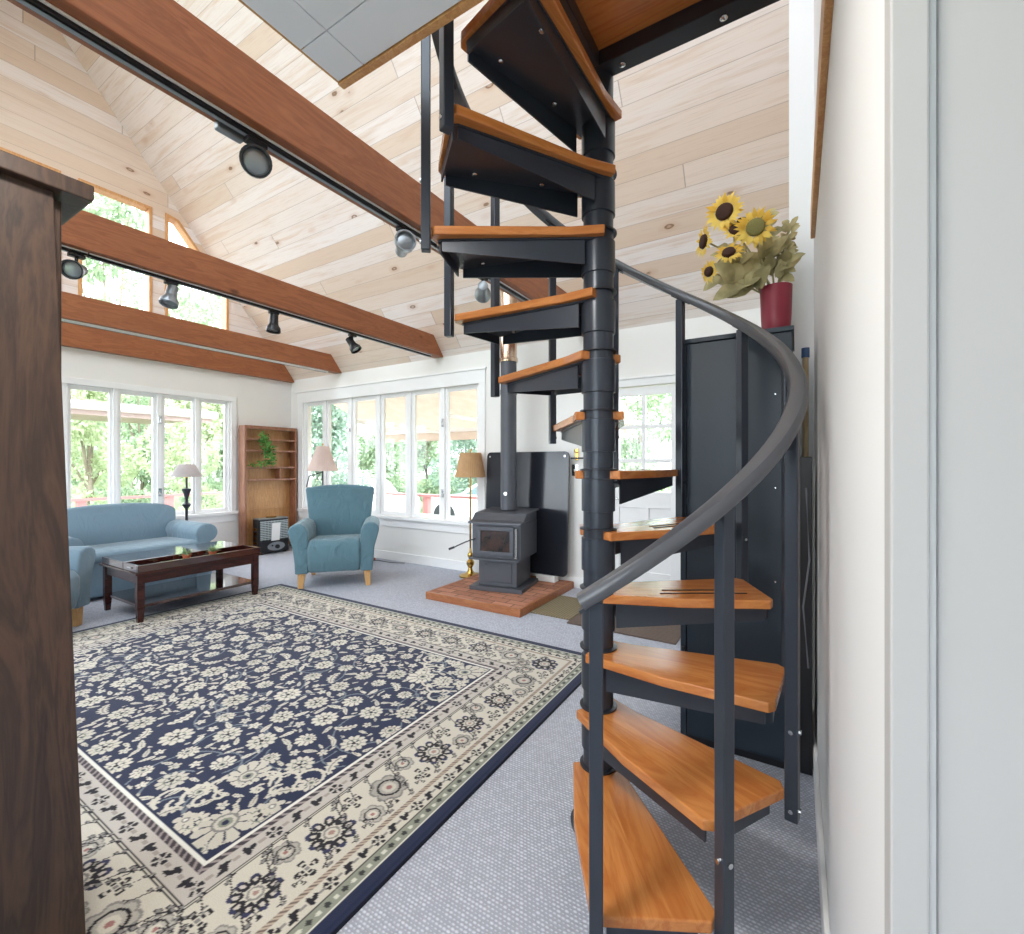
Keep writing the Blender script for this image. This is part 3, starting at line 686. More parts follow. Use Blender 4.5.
tr = part(MB().box(.08, .10, -.50, .50, .4185, .478).box(.355, .375, -.50, .50, .4185, .478).box(.10, .355, -.50, -.48, .4185, .478).box(.10, .355, .48, .50, .4185, .478).box(.10, .355, -.48, .48, .4185, .428), 'tray', 'mahogany_top', t, bevel=.003)
for y in (-.505, .505): part(MB().box(.19, .27, y - .004, y + .004, .444, .456), 'pull', 'chrome', tr, bevel=.003)

# potted succulents on the tray
def succulent(label, loc, r, n, seed):
    random.seed(seed)
    t = thing('potted_succulent', label, 'potted plant', loc)
    part(MB().lathe([(r * .66, 0), (r * .88, r * 1.25), (r * 1.0, r * 1.25), (r * 1.02, r * 1.62), (r * .9, r * 1.62), (r * .86, r * 1.4)], 20), 'pot', 'terracotta', t)
    part(MB().lathe([(.001, r * 1.4), (r * .87, r * 1.4)], 16, caps=False), 'soil', 'bark', t)
    l = MB()
    for i in range(n):
        a = random.uniform(0, 2 * PI); e = random.uniform(.15, 1.3); d = Vector((cos(a) * cos(e), sin(a) * cos(e), sin(e)))
        leafquad(l, Vector((cos(a) * r * .25, sin(a) * r * .25, r * 1.4)), d, Vector((0, 0, 1)), random.uniform(1.2, 2.2) * r, r * .5)
    part(l, 'leaves', 'succulent', t)
succulent('small terracotta pot with pale succulent, left one on the coffee table tray', (-4.70, 2.03, .4285), .036, 46, 1)
succulent('small terracotta pot with pale succulent, right one on the coffee table tray', (-4.68, 2.24, .4285), .034, 60, 2)
l = MB(); random.seed(5)
for i in range(9):
    a = random.uniform(0, 2 * PI); leafquad(l, Vector((0, 0, .006)), Vector((cos(a), sin(a), .3)), Vector((0, 0, 1)), random.uniform(.03, .055), .03)
t = thing('plant_cutting', 'loose green leaf cutting lying left of the succulent pots', 'plant', (-4.70, 1.86, .4285))
part(l.lathe([(.001, 0), (.014, .002), (.012, .008), (.002, .01)], 10), 'leaves', 'succulent', t)

# bookcase in the corner
t = thing('bookcase', 'narrow reddish wooden bookcase with few shelves in the corner', 'bookcase', (-6.80, 4.02, 0))
Y0, Y1 = -.38, .43
for y in (Y0, Y1 - .025): part(MB().box(-.08, .07, y, y + .025, 0, 1.86), 'side_panel', 'oak_shelf', t, bevel=.002)
for y in (Y0, Y1 - .03): part(MB().box(.0705, .085, y, y + .03, 0, 1.86), 'stile', 'oak_shelf', t, bevel=.004)
part(MB().box(-.08, .07, Y0 + .026, Y1 - .026, 1.82, 1.86).box(.0705, .084, Y0 + .031, Y1 - .031, 1.81, 1.86), 'top', 'oak_shelf', t, bevel=.003)
bkp = part(MB().box(-.08, -.068, Y0 + .026, Y1 - .026, .03, 1.818), 'back_panel', 'oak_back', t)
for z in (.9, .62): part(MB().box(-.0675, -.058, Y0 + .03, Y1 - .03, z, z + .012), 'batten', 'oak_back', bkp)
for z in (1.65, 1.485, 1.235, 1.055): part(MB().box(-.067, .068, Y0 + .026, Y1 - .026, z, z + .022).box(.068, .078, Y0 + .031, Y1 - .031, z - .002, z + .024), 'shelf', 'oak_shelf', t, bevel=.002)
part(MB().box(-.06, .06, .16, .175, 1.078, 1.234), 'divider', 'oak_shelf', t)
random.seed(11)
t = thing('trailing_plant', 'green trailing plant on the bookcase shelf', 'plant', (-6.755, 3.98, 1.258))
part(MB().lathe([(.04, 0), (.052, .08), (.055, .08), (.048, .07)], 16), 'pot', 'oak_back', t)
l = MB()
for i in range(330):
    f = random.random(); c = Vector((random.gauss(.075, .03), -.09 + .16 * f + random.gauss(0, .04) - (.09 if f > .85 else 0), .46 - .46 * f + random.gauss(0, .035)))
    if c.z < .01: c.z = .012 + random.random() * .03
    if f > .8: c.y += random.uniform(-.22, .05)
    leafquad(l, c, rv(), rv(), random.uniform(.035, .06), .032)
part(l.tube([(0, 0, .08), (.03, -.06, .3), (.02, -.1, .44)], .005, 6), 'foliage', 'plant', t)

# heater at the foot of the bookcase
t = thing('space_heater', 'black and silver room heater with paper tag at the foot of the bookcase', 'heater', (-6.49, 3.94, 0), rad(-5))
part(MB().box(-.19, .0, -.215, .215, .012, .50), 'case', 'black', t, bevel=.015, seg=3)
part(MB().box(.0005, .012, -.20, .20, .20, .48), 'grille', 'grille', t, bevel=.003)
part(MB().box(-.185, .005, -.21, .21, .5005, .515), 'top_plate', 'silver', t, bevel=.004)
part(MB().lathe([(.07, .5155), (.075, .53), (.03, .535)], 20, c=(-.09, 0, 0)), 'vent_cap', 'brass', t)
pn = part(MB().box(.0005, .02, -.21, .21, .02, .19), 'control_panel', 'black', t, bevel=.008)
ov = MB().lathe([(.001, .0), (1, 0), (1, .006), (.001, .008)], 28)
part(ov.xf(Matrix.Translation((.0205, .02, .105)) @ Matrix.Rotation(PI / 2, 4, 'Y') @ Matrix.Diagonal((.062, .125, 1, 1))), 'dial_plate', 'silver', pn)
part(MB().cyl((.0285, .03, .10), (.05, .03, .10), .030, 18).cyl((.0285, -.04, .12), (.038, -.04, .12), .012, 12), 'dial', 'black', pn)
part(MB().prism([(-.035, .44), (.085, .44), (.07, .19), (-.05, .17)], .0145, .0175, 'X'), 'paper_tag', 'paper', t)
for i in range(5): part(MB().box(-.15, -.06, -.2185, -.2152, .08 + i * .065, .12 + i * .065), 'side_vent', 'brass', t, bevel=.002)
part(MB().box(-.17, -.02, -.19, -.15, 0, .012).box(-.17, -.02, .15, .19, 0, .012), 'foot', 'black', t)

# floor lamps
def pleated(r0, z0, r1, z1, n=84): return MB().lathe([(r0, z0), (r0 * .5 + r1 * .5 - .004, (z0 + z1) / 2), (r1, z1), (r1 - .003, z1), (r0 - .003, z0)], n, caps=False, flute=.012)
t = thing('floor_lamp', 'brass floor lamp with tan pleated shade beside the wood stove', 'floor lamp', (-3.225, 4.325, 0))
part(MB().lathe([(.13, 0), (.13, .015), (.10, .028), (.05, .04), (.03, .07), (.022, .10), (.045, .14), (.045, .17), (.02, .20), (.03, .23), (.035, .25), (.016, .28), (.012, .33)], 28), 'base', 'brass', t)
part(MB().lathe([(.011, .33), (.011, 1.22)], 14), 'pole', 'brass', t)
part(MB().lathe([(.018, 1.16), (.018, 1.22), (.008, 1.24), (.008, 1.44), (.014, 1.445), (.006, 1.475)], 14).tube([(.018, 0, 1.13), (.05, 0, 1.13), (.05, 0, 1.08)], .003, 6), 'socket', 'brass', t)
part(pleated(.178, 1.15, .122, 1.43), 'lamp_shade', 'shade_tan', t)
t = thing('floor_lamp', 'floor lamp with pale pink cone shade behind the blue armchair', 'floor lamp', (-5.60, 4.10, 0))
part(MB().lathe([(.13, 0), (.13, .015), (.04, .04), (.014, .07)], 24), 'base', 'steel_dark', t)
part(MB().lathe([(.011, .07), (.011, 1.22)], 12).tube([(0, 0, 1.19), (-.06, -.04, 1.17), (-.16, -.1, 1.13), (-.19, -.12, .98)], .008, 8), 'pole', 'steel_dark', t)
part(MB().lathe([(.016, 1.22), (.016, 1.30), (.006, 1.31), (.006, 1.56), (.012, 1.565), (.005, 1.59)], 12), 'socket', 'brass', t)
part(pleated(.205, 1.205, .08, 1.545), 'lamp_shade', 'shade_pink', t)
t = thing('floor_lamp', 'dark turned floor lamp with small grey shade behind the sofa arm', 'floor lamp', (-6.74, 2.91, 0))
part(MB().lathe([(.12, 0), (.12, .015), (.03, .05), (.016, .08)], 24), 'base', 'steel_dark', t)
part(MB().lathe([(.014, .08), (.016, .72), (.045, .76), (.05, .78), (.022, .80), (.018, .84), (.035, .92), (.052, .96), (.052, .98), (.012, .99), (.012, 1.12)], 20), 'pole', 'steel_dark', t)
part(MB().lathe([(.018, 1.12), (.018, 1.16), (.006, 1.17), (.006, 1.305)], 12), 'socket', 'brass', t)
part(MB().lathe([(.185, 1.135), (.14, 1.20), (.10, 1.285), (.075, 1.30), (.072, 1.298), (.182, 1.135)], 36, caps=False), 'lamp_shade', 'shade_grey', t)

# hearth, stove, flue, heat shield
t = thing('hearth', 'low brick hearth pad with brown wooden frame under the stove', 'hearth', (-2.52, 3.90, 0))
part(MB().box(-.50, .50, -.50, .555, .0, .066), 'brick_pad', 'brick', t)
part(MB().box(-.53, .53, -.53, -.5005, 0, .07).box(-.53, .53, .5555, .575, 0, .07).box(-.53, -.5005, -.5, .555, 0, .07).box(.5005, .53, -.5, .555, 0, .07), 'frame', 'hearth_wood', t, bevel=.004)
t = thing('wood_stove', 'black cast iron wood stove with glass door on the brick hearth', 'wood stove', (-2.53, 3.98, .0665), rad(11))
part(MB().box(-.275, .275, -.265, .25, 0, .04), 'base_plate', 'iron', t, bevel=.003)
part(MB().box(-.20, .20, -.20, .22, .0405, .305), 'pedestal', 'iron', t, bevel=.004)
part(MB().box(-.15, .15, -.208, -.2005, .08, .27).cyl((-.12, -.208, .25), (-.12, -.225, .25), .008, 8), 'ash_drawer', 'iron', t, bevel=.003)
bd = part(MB().box(-.255, .255, -.235, .27, .3055, .66), 'firebox', 'iron', t, bevel=.006)
part(MB().prism([(-.30, .655), (-.29, .672), (-.20, .685), (-.13, .745), (.29, .765), (.29, .75), (-.12, .728), (-.19, .668)], -.275, .275, 'X'), 'top_plate', 'iron', t, bevel=.003)
part(MB().prism([(-.235, .66), (-.19, .667), (-.12, .727), (.27, .745), (.27, .66)], -.25, .25, 'X'), 'upper_casing', 'iron', t)
part(MB().box(-.26, .26, -.31, -.2355, .306, .322), 'ash_lip', 'iron', t, bevel=.004)
d = MB().box(-.20, .19, -.258, -.2355, .345, .385).box(-.20, .19, -.258, -.2355, .585, .63).box(-.20, -.155, -.258, -.2355, .385, .585).box(.145, .19, -.258, -.2355, .385, .585)
dr = part(d, 'door', 'iron', t, bevel=.005)
part(MB().box(-.155, .145, -.247, -.238, .385, .585), 'door_glass', 'stove_glass', dr)
part(MB().cyl((.215, -.275, .35), (.215, -.275, .62), .011, 10).cyl((.215, -.275, .37), (.215, -.2355, .37), .009, 8).cyl((.215, -.275, .60), (.215, -.2355, .60), .009, 8).lathe([(.016, .33), (.018, .35), (.004, .36)], 10, c=(.215, -.275, 0)), 'door_handle', 'chrome', dr)
part(MB().tube([(-.22, -.24, .50), (-.30, -.30, .47), (-.40, -.34, .42)], .006, 8).tube([(-.40, -.34, .42), (-.45, -.36, .40)], .011, 8), 'air_lever', 'steel_dark', t)
part(MB().lathe([(.083, .762), (.083, 1.95), (.088, 1.95), (.088, 2.0), (.083, 2.0), (.083, 2.30)], 32, c=(.0, .10, 0)), 'flue_pipe', 'iron', t)
part(MB().cyl((-.0, .017, .93), (-.0, .008, .93), .02, 14), 'thermometer', 'chrome', t)
part(MB().lathe([(.095, 2.285), (.098, 2.30), (.098, 2.325), (.088, 2.33), (.088, 3.05)], 32, c=(.0, .10, 0)), 'flue_sleeve', 'copper_pipe', t)
def rrect(x0, x1, z0, z1, r, n=7):
    out = []
    for cx, cz, a0 in ((x1 - r, z0 + r, -PI / 2), (x1 - r, z1 - r, 0), (x0 + r, z1 - r, PI / 2), (x0 + r, z0 + r, PI)):
        out += [(cx + r * cos(a0 + PI / 2 * i / n), cz + r * sin(a0 + PI / 2 * i / n)) for i in range(n + 1)]
    return out
t = thing('heat_shield', 'tall glossy black heat shield panel with rounded corners behind the stove', 'heat shield', (-2.53, 4.36, .134))
part(MB().prism(rrect(-.515, .515, 0, 1.30, .05), -.012, .012, 'Y').xf(Matrix.Rotation(rad(-2.6), 4, 'X')), 'panel', 'charcoal', t, bevel=.002)
for x in (-.47, .47):
    part(MB().cyl((x, -.0125, 1.25), (x, -.019, 1.25), .012, 10).xf(Matrix.Rotation(rad(-2.6), 4, 'X')), 'fixing', 'chrome', t)
for i, x in enumerate((-2.95, -2.25)):
    tag(MB().box(-.11, .11, -.05, .05, 0, .066).build('support_brick', M['paper' if i else 'silver'], bevel=.004, loc=(x, 4.375, .0665)), ('pale brick under the left end of the black heat shield', 'pale brick under the right end of the black heat shield')[i], 'brick', 'bricks under the heat shield')

# floor mats, wall fittings, cord
tag(MB().box(-.19, .19, -.30, .30, 0, .012).build('floor_mat', M['mat_tan'], bevel=.004, loc=(-1.795, 3.83, 0)), 'tan woven floor mat directly right of the brick hearth', 'floor mat')
tag(MB().box(-.43, .43, -.43, .44, 0, .012).build('floor_mat', M['mat_brown'], bevel=.004, loc=(-1.17, 3.88, 0)), 'brown ribbed door mat in front of the white entrance door', 'floor mat')
t = thing('coat_hook', 'small brass coat hook on the wall right of the heat shield', 'hook', (-1.965, 4.498, 1.36))
part(MB().box(-.02, .02, -.008, 0, -.02, .10), 'plate', 'brass', t, bevel=.003)
part(MB().tube([(0, -.008, .06), (0, -.05, .06), (0, -.06, .09)], .007, 8), 'prong', 'brass', t)
part(MB().tube([(-.05, -.04, .0), (.12, -.04, .0)], .009, 8).cyl((0, -.008, .0), (0, -.04, .0), .006), 'bar', 'steel_dark', t)
t = thing('light_switch', 'metal light switch plate on wall between heat shield and pole', 'switch', (-1.985, 4.498, 1.235))
part(MB().box(-.035, .035, -.008, 0, -.06, .06), 'plate', 'chrome', t, bevel=.003); part(MB().box(-.006, .006, -.02, -.0085, -.012, .012), 'toggle', 'paper', t)
t = thing('wall_outlet', 'small pinkish socket plate low on wall right of the stove', 'socket', (-1.90, 4.498, .62))
part(MB().box(-.035, .035, -.008, 0, -.055, .055), 'plate', 'shade_pink', t, bevel=.003); part(MB().box(-.012, .012, -.011, -.0082, .012, .032).box(-.012, .012, -.011, -.0082, -.032, -.012), 'socket_face', 'grey_cable', t)
t = thing('extension_lead', 'orange plug with dark lead on the carpet behind the armchair', 'cord', (-4.86, 4.33, 0))
part(MB().box(-.035, .035, -.02, .02, 0, .04), 'plug', 'terracotta', t, bevel=.006)
part(MB().tube([(.035, 0, .012), (.12, .03, .008), (.3, .02, .008), (.5, .09, .008)], .006, 8), 'lead', 'grey_cable', t)

# dark metal locker, vase with sunflowers, broom, board in the gap
t = thing('metal_locker', 'tall blue-black metal locker standing behind the spiral staircase', 'locker', (-.2385, 2.49, 0))
part(MB().box(-.222, .222, -.205, .21, .03, 1.86), 'body', 'locker', t, bevel=.004)
part(MB().box(-.228, .228, -.222, .215, 1.8605, 1.882), 'top', 'locker', t, bevel=.003)
dd = part(MB().box(-.200, .222, -.2185, -.2055, .045, 1.858), 'door', 'locker', t, bevel=.003)
part(MB().box(-.228, -.202, -.222, -.2055, .03, 1.855), 'door_post', 'locker', t, bevel=.003)
for z in (.35, .75, 1.15, 1.55):
    for x in (.05, .16): part(MB().lathe([(.005, 0), (.003, .003)], 8).xf(Matrix.Translation((x, -.2187, z + x * .3)) @ Matrix.Rotation(PI / 2, 4, 'X')), 'rivet', 'chrome', dd)
for z in (.40, 1.28): part(MB().cyl((-.215, -.228, z - .05), (-.215, -.228, z + .05), .008, 10), 'hinge', 'steel_dark', t)
part(MB().box(-.22, .22, -.2, .205, 0, .03), 'plinth', 'black', t)

t = thing('vase', 'dark red vase holding sunflowers on top of the metal locker', 'vase', (-.085, 2.53, 1.8825))
part(MB().lathe([(.05, 0), (.058, .01), (.064, .12), (.068, .255), (.064, .255), (.058, .12), (.05, .02), (.001, .02)], 32), 'body', 'vase', t)
VB = Vector((-.085, 2.53, 2.06))
def sunflower(label, pos, face, r, disc, seed, n=30):
    random.seed(seed); pos = Vector(pos); face = Vector(face).normalized()
    t = thing('sunflower', label, 'sunflower', tuple(pos))
    q = face.to_track_quat('Z', 'Y').to_matrix().to_4x4()
    p = MB()
    for k in range(n):
        a = 2 * PI * k / n + random.uniform(-.1, .1); tilt = random.uniform(-.15, .45)
        leafquad(p, Vector((cos(a) * r * .38, sin(a) * r * .38, 0)), Vector((cos(a), sin(a), tilt)), Vector((0, 0, 1)), r * random.uniform(.55, .72), r * .26)
    part(p.xf(q), 'petals', 'petal', t)
    part(MB().lathe([(.001, -.02 * r / .09), (r * .35, -.008), (r * .46, .004), (r * .40, .016), (r * .2, .022), (.001, .02)], 20).xf(q), 'disc', disc, t)
    e = VB - pos + Vector((random.uniform(-.02, .02), random.uniform(-.02, .02), 0)); b = -face * .06
    part(MB().tube([tuple(-face * .012), tuple(b + e * .12 + Vector((0, 0, -.01))), tuple(b * .7 + e * .5), tuple(e)], .0045, 7), 'stem', 'dry_leaf', t)
sunflower('topmost sunflower with large dark brown centre in the red vase', (-.305, 2.50, 2.545), (-.15, -1, -.05), .092, 'brown_petal', 1)
sunflower('sunflower with greenish centre at the middle of the bouquet', (-.165, 2.44, 2.405), (.1, -1, -.1), .09, 'green_disc', 2)
sunflower('leftmost sunflower, turned sideways, in the red vase', (-.40, 2.52, 2.43), (-.9, -.6, 0), .078, 'brown_petal', 3)
sunflower('sunflower half hidden left of the greenish-centred bloom, below the topmost one', (-.26, 2.53, 2.45), (.5, -.75, .5), .08, 'brown_petal', 4)
sunflower('yellow bloom low on the left side of the bouquet', (-.28, 2.45, 2.315), (.0, -.85, .5), .068, 'brown_petal', 5)
sunflower('lowest small yellow bloom at left edge of the bouquet', (-.365, 2.45, 2.245), (-.6, -.8, -.1), .055, 'brown_petal', 6)
sunflower('small sunflower almost hidden at upper left of the greenish-centred bloom', (-.23, 2.56, 2.50), (.2, -.6, .8), .06, 'brown_petal', 8)
def dried(label, tip, n, ln, wd, seed, mat='dry_leaf'):
    random.seed(seed); tip = Vector(tip); t = thing('dried_foliage', label, 'dried leaves', tuple(VB), 0, 'dried leaves in the red vase')
    e = tip - VB; pts = [Vector((0, 0, 0)), e * .4 + Vector((0, 0, .06)), e * .75 + Vector((0, 0, .04)), e]
    l = MB()
    for k in range(n):
        f = random.uniform(.35, 1); c = e * f + Vector((0, 0, .05 * (1 - f))) + rv() * .012
        roundleaf(l, c, (e.normalized() * .8 + rv() * Vector((1, .55, 1))), Vector((0, -1, .3)), ln * random.uniform(.6, 1.1), wd * random.uniform(.7, 1.1), .25)
    part(l, 'leaves', mat, t); part(MB().tube([tuple(p) for p in pts], .004, 6), 'stem', mat, t)
dried('large drooping dried leaves at the lower left of the bouquet', (-.27, 2.48, 2.18), 7, .14, .10, 21)
dried('dried leaves under the lowest blooms, pointing straight left', (-.33, 2.56, 2.25), 10, .12, .085, 22)
dried('grey green leaves standing in the middle of the bouquet', (-.13, 2.53, 2.33), 22, .10, .05, 23)
dried('dried leaves standing upright behind the greenish-centred sunflower', (-.14, 2.60, 2.50), 12, .09, .055, 24)
dried('dried seed heads leaning right against the wall pier', (-.03, 2.57, 2.43), 40, .06, .035, 25)
dried('short dried leaves hanging over the right rim of the vase', (-.03, 2.50, 2.25), 16, .07, .05, 26)
dried('dusty green leaves between the two left sunflowers', (-.31, 2.56, 2.38), 12, .09, .055, 27)

t = thing('broom', 'broom with pale wooden handle and blue cap in the gap beside the locker', 'broom', (.034, 2.60, 0))
part(MB().cyl((0, 0, .12), (0, -.02, 1.80), .0125, 12), 'handle', 'handle_wood', t)
part(MB().cyl((0, -.02, 1.80), (0, -.0205, 1.845), .0165, 12), 'cap', 'blue_cap', t)
part(MB().prism([(-.13, 0), (.13, 0), (.07, .12), (.03, .16), (-.03, .16), (-.07, .12)], -.022, .022, 'X'), 'bristles', 'dry_leaf', t, bevel=.004)
t = thing('folded_stand', 'narrow black folded stand in the gap between locker and wall', 'folding stand', (.032, 2.36, 0))
for y in (-.05, .07): part(MB().box(-.022, .022, y - .012, y + .012, 0, 1.28 - y), 'leg', 'black', t, bevel=.003)
part(MB().box(-.010, .010, -.04, .06, .1, 1.26), 'panel', 'black', t, bevel=.002)
part(MB().tube([(-.0, -.066, 1.2), (.012, -.07, .9), (-.01, -.068, .7), (.008, -.07, .45)], .004, 6), 'lead', 'grey_cable', t)
# ------------------------------------------------------------------ rug: pattern woven point by point into the pile
RX0, RX1, RY0, RY1 = -4.74, -1.085, .215, 2.955
def C(r, g, b): return np.array([lin(r), lin(g), lin(b)])
def make_rug():
    st_ = .0046
    nx = int((RX1 - RX0) / st_); ny = int((RY1 - RY0) / st_)
    xs = np.linspace(RX0, RX1, nx); ys = np.linspace(RY0, RY1, ny); X, Y = np.meshgrid(xs, ys)   # ny, nx
    LX, LY = RX1 - RX0, RY1 - RY0
    navy, cream, taupe, black, greyg, white, grey = C(38, 45, 74), C(218, 211, 197), C(203, 195, 187), C(40, 37, 44), C(150, 153, 138), C(240, 237, 228), C(146, 142, 138)
    img = np.empty((ny, nx, 3)); img[:] = navy
    cx, cy = (RX0 + RX1) / 2, (RY0 + RY1) / 2
    dx = LX / 2 - np.abs(X - cx); dy = LY / 2 - np.abs(Y - cy); de = np.minimum(dx, dy)
    onx = dx < dy                                     # nearest edge is an X end: run along Y
    T_ = np.where(onx, Y - cy, X - cx); half = np.where(onx, LY / 2, LX / 2)
    rng = np.random.default_rng(4)
    FIELD = .545
    # ---- field: stamps
    def stamp(px, py, r, kind, rot=0.0, lim=FIELD + .012):
        i0, i1 = np.searchsorted(xs, [px - r * 1.3, px + r * 1.3]); j0, j1 = np.searchsorted(ys, [py - r * 1.3, py + r * 1.3])
        if i1 <= i0 or j1 <= j0: return
        x = X[j0:j1, i0:i1] - px; y = Y[j0:j1, i0:i1] - py; ok = de[j0:j1, i0:i1] > lim
        u = (x * cos(rot) + y * sin(rot)) / r; v = (-x * sin(rot) + y * cos(rot)) / r
        rr = np.hypot(u, v); th = np.arctan2(v, u); sub = img[j0:j1, i0:i1]
        tint = 1 + rng.uniform(-.12, .06)
        def put(m, c): sub[m & ok] = np.clip(c * tint, 0, 1)
        if kind == 'rose':
            n = 11; edge = .76 + .24 * np.abs(np.cos(n * th / 2)); put(rr < edge, cream)
            put((rr < edge) & (rr > .5) & (np.abs(np.cos(n * th / 2)) < .22), grey); put((rr > .44) & (rr < .52), greyg)
            put((rr < .44) & (np.cos(5 * th) < -.55) & (rr > .2), navy); put(rr < .16, black)
        elif kind == 'fan':
            edge = (.58 + .42 * np.cos(th / 2) ** 2) * (.74 + .26 * np.abs(np.cos(5.5 * th))); put(rr < edge, cream)
            put((rr < edge) & (np.abs(np.cos(5.5 * th)) < .24) & (rr > .38), navy); put((rr > .30) & (rr < .38), grey); put((rr < .2), greyg); put(rr < .1, navy)
        elif kind == 'star':
            edge = .5 + .5 * np.abs(np.cos(2.5 * th)) ** 1.3; put(rr < edge, cream); put((rr < .3), grey); put(rr < .16, white)
        elif kind == 'leaf':
            put((np.abs(v) < .30 * np.sqrt(np.clip(1 - u * u, 0, 1)) * (1.1 - .5 * u)), cream); put((np.abs(v) < .05) & (u > -.7) & (u < .6), grey)
        elif kind == 'paisley':
            b = .5 * (1 - u * u); put((np.abs(u) < 1) & (np.abs(v - .35 * u * u + .1) < .32 * np.sqrt(np.clip(1 - u * u, 0, 1)) * (1 + .35 * np.cos(16 * u))), cream)
            put((np.abs(u) < .75) & (np.abs(v - .35 * u * u + .1) < .06), grey)
        elif kind == 'dark':                            # border rosette of dark petals
            n = 9; an = ((th * n / (2 * PI)) % 1 - .5) * 2 * PI / n; pu = rr * np.cos(an) - .68; pv = rr * np.sin(an); e = (pu / .30) ** 2 + (pv / .215) ** 2
            put(e < 1, black); put((e < 1) & (pu > .12), C(58, 60, 92)); put(e < .16, C(214, 204, 194)); put((rr > .24) & (rr < .33), grey); put(rr < .12, C(176, 142, 134))
        elif kind == 'pale':
            n = 7; e = .82 + .18 * np.abs(np.cos(n * th / 2)); put(rr < e, C(188, 182, 172)); put((rr > e - .12) & (rr < e), grey); put((rr < .62) & (rr > .5), black); put((rr < .35), cream); put((rr < .15), C(170, 120, 116))
        elif kind == 'quad':
            put((rr < .95) & (rr > .3) & (np.cos(4 * th) > .1), black); put((rr > .55) & (rr < .7) & (np.cos(4 * th) > .5), cream); put(rr < .2, grey)
        elif kind == 'sprig':
            put((np.abs(v - .4 * np.sin(2.2 * u)) < .05) & (np.abs(u) < 1), black)
            for q in (-.7, -.25, .25, .7):
                w = np.hypot((u - q) / .22, (v - .4 * sin(2.2 * q) - .22 * (1 if q > 0 else -1)) / .15); put(w < 1, grey); put((w < 1) & (w > .72), black)
    def arc(px, py, r, a0, a1, w=.0036, shrink=0.0, col=None):
        n = int(abs(a1 - a0) * r / .004) + 2
        for a in np.linspace(a0, a1, n):
            rr = r * (1 - shrink * abs(a - a0) / abs(a1 - a0)); x, y = px + rr * cos(a), py + rr * sin(a)
            i0, i1 = np.searchsorted(xs, [x - w, x + w]); j0, j1 = np.searchsorted(ys, [y - w, y + w])
            blk = de[j0:j1, i0:i1] > FIELD + .01
            img[j0:j1, i0:i1][blk] = col if col is not None else C(120, 128, 138)
    fx0, fx1, fy0, fy1 = RX0 + FIELD, RX1 - FIELD, RY0 + FIELD, RY1 - FIELD
    rnd = random.Random(12); pts = []
    def free(x, y, r, k): return all(math.hypot(x - a, y - b) > (r + c) * k for a, b, c in pts)
    for _ in range(90):
        x, y = rnd.uniform(fx0, fx1), rnd.uniform(fy0, fy1); r = rnd.uniform(.10, .22); a = rnd.uniform(0, 6.3)
        arc(x, y, r, a, a + rnd.uniform(2, 4.2) * rnd.choice((-1, 1)), shrink=rnd.uniform(.1, .6))
    for kind, n, (r0, r1), k in (('rose', 900, (.056, .074), 1.45), ('fan', 1200, (.050, .070), 1.2), ('paisley', 700, (.055, .07), 1.0), ('star', 4000, (.022, .032), 1.22), ('leaf', 9000, (.026, .040), 1.05), ('leaf', 9000, (.014, .02), 1.05)):
        cap = {'rose': 62, 'fan': 90, 'paisley': 34, 'star': 190, 'leaf': 360}[kind]
        for _ in range(n):
            x, y = rnd.uniform(fx0 + .01, fx1 - .01), rnd.uniform(fy0 + .01, fy1 - .01); r = rnd.uniform(r0, r1)
            if cap and free(x, y, r * (.72 if kind == 'leaf' else 1), k):
                pts.append((x, y, r * (.7 if kind == 'leaf' else 1))); stamp(x, y, r, kind, rnd.uniform(0, 6.3)); cap -= 1
    # corner spandrels: scrolling cream outline and fan in each corner of the field
    for sx in (0, 1):
        for sy in (0, 1):
            X0 = fx0 if sx == 0 else fx1; Y0 = fy0 if sy == 0 else fy1; ux = 1 if sx == 0 else -1; uy = 1 if sy == 0 else -1
            for q in range(-3, 4):
                a = PI / 4 + q * .205; d = .40 + .03 * math.cos(q * 2.1); px, py = X0 + ux * d * cos(a), Y0 + uy * d * sin(a)
                ang = math.atan2(uy * sin(a), ux * cos(a)); arc(px, py, .055, ang - 1.9, ang + 1.9, .006, 0, cream); arc(px - ux * .05 * cos(a), py - uy * .05 * sin(a), .03, ang, ang + 5, .0055, .7, cream)
            stamp(X0 + ux * .30, Y0 + uy * .30, .10, 'fan', math.atan2(uy, ux)); stamp(X0 + ux * .12, Y0 + uy * .12, .12, 'fan', math.atan2(uy, ux) + PI)
            for a in (.2, 1.37): stamp(X0 + ux * .26 * cos(a), Y0 + uy * .26 * sin(a), .045, 'star')
    # ---- borders
    def band(a, b, c): m = (de >= a) & (de < b); img[m] = c
    per = lambda p: (T_ + half * 0 + p * 50) % p - p / 2
    band(.0, .058, navy); band(0, .006, C(26, 28, 42)); band(.058, .063, white); band(.063, .103, greyg)
    m = (de > .063) & (de < .103); u = per(.062); v = de - .083
    img[m & (np.hypot(u / 1.1, v) < .0095)] = C(60, 62, 62); img[m & (np.hypot(np.abs(u) - .031, v) < .0085)] = C(222, 220, 206)
    band(.103, .107, black); band(.107, .163, cream)
    def motif(cc, p, s, m, base):
        u = (per(p)) / s; v = (de - cc) / s; k = np.floor((T_ + p * 50) / p).astype(int) % 3
        rr = np.hypot(u, v); th = np.arctan2(v, u)
        a = (k == 0) & (rr < 1) & (rr > .35) & (np.cos(5 * th) > -.5)
        b = (k == 1) & ((np.hypot((u - .3) / .75, (v - .35) / .32) < 1) | (np.hypot((u + .3) / .75, (v + .3 - .3 * u) / .32) < 1) | (np.hypot(u / .25, v / .9) < 1))
        c = (k == 2) & ((np.hypot((u + .35) / .4, v / .8) < 1) | (np.hypot((u - .45) / .5, (v - .3 * u) / .4) < 1)); 
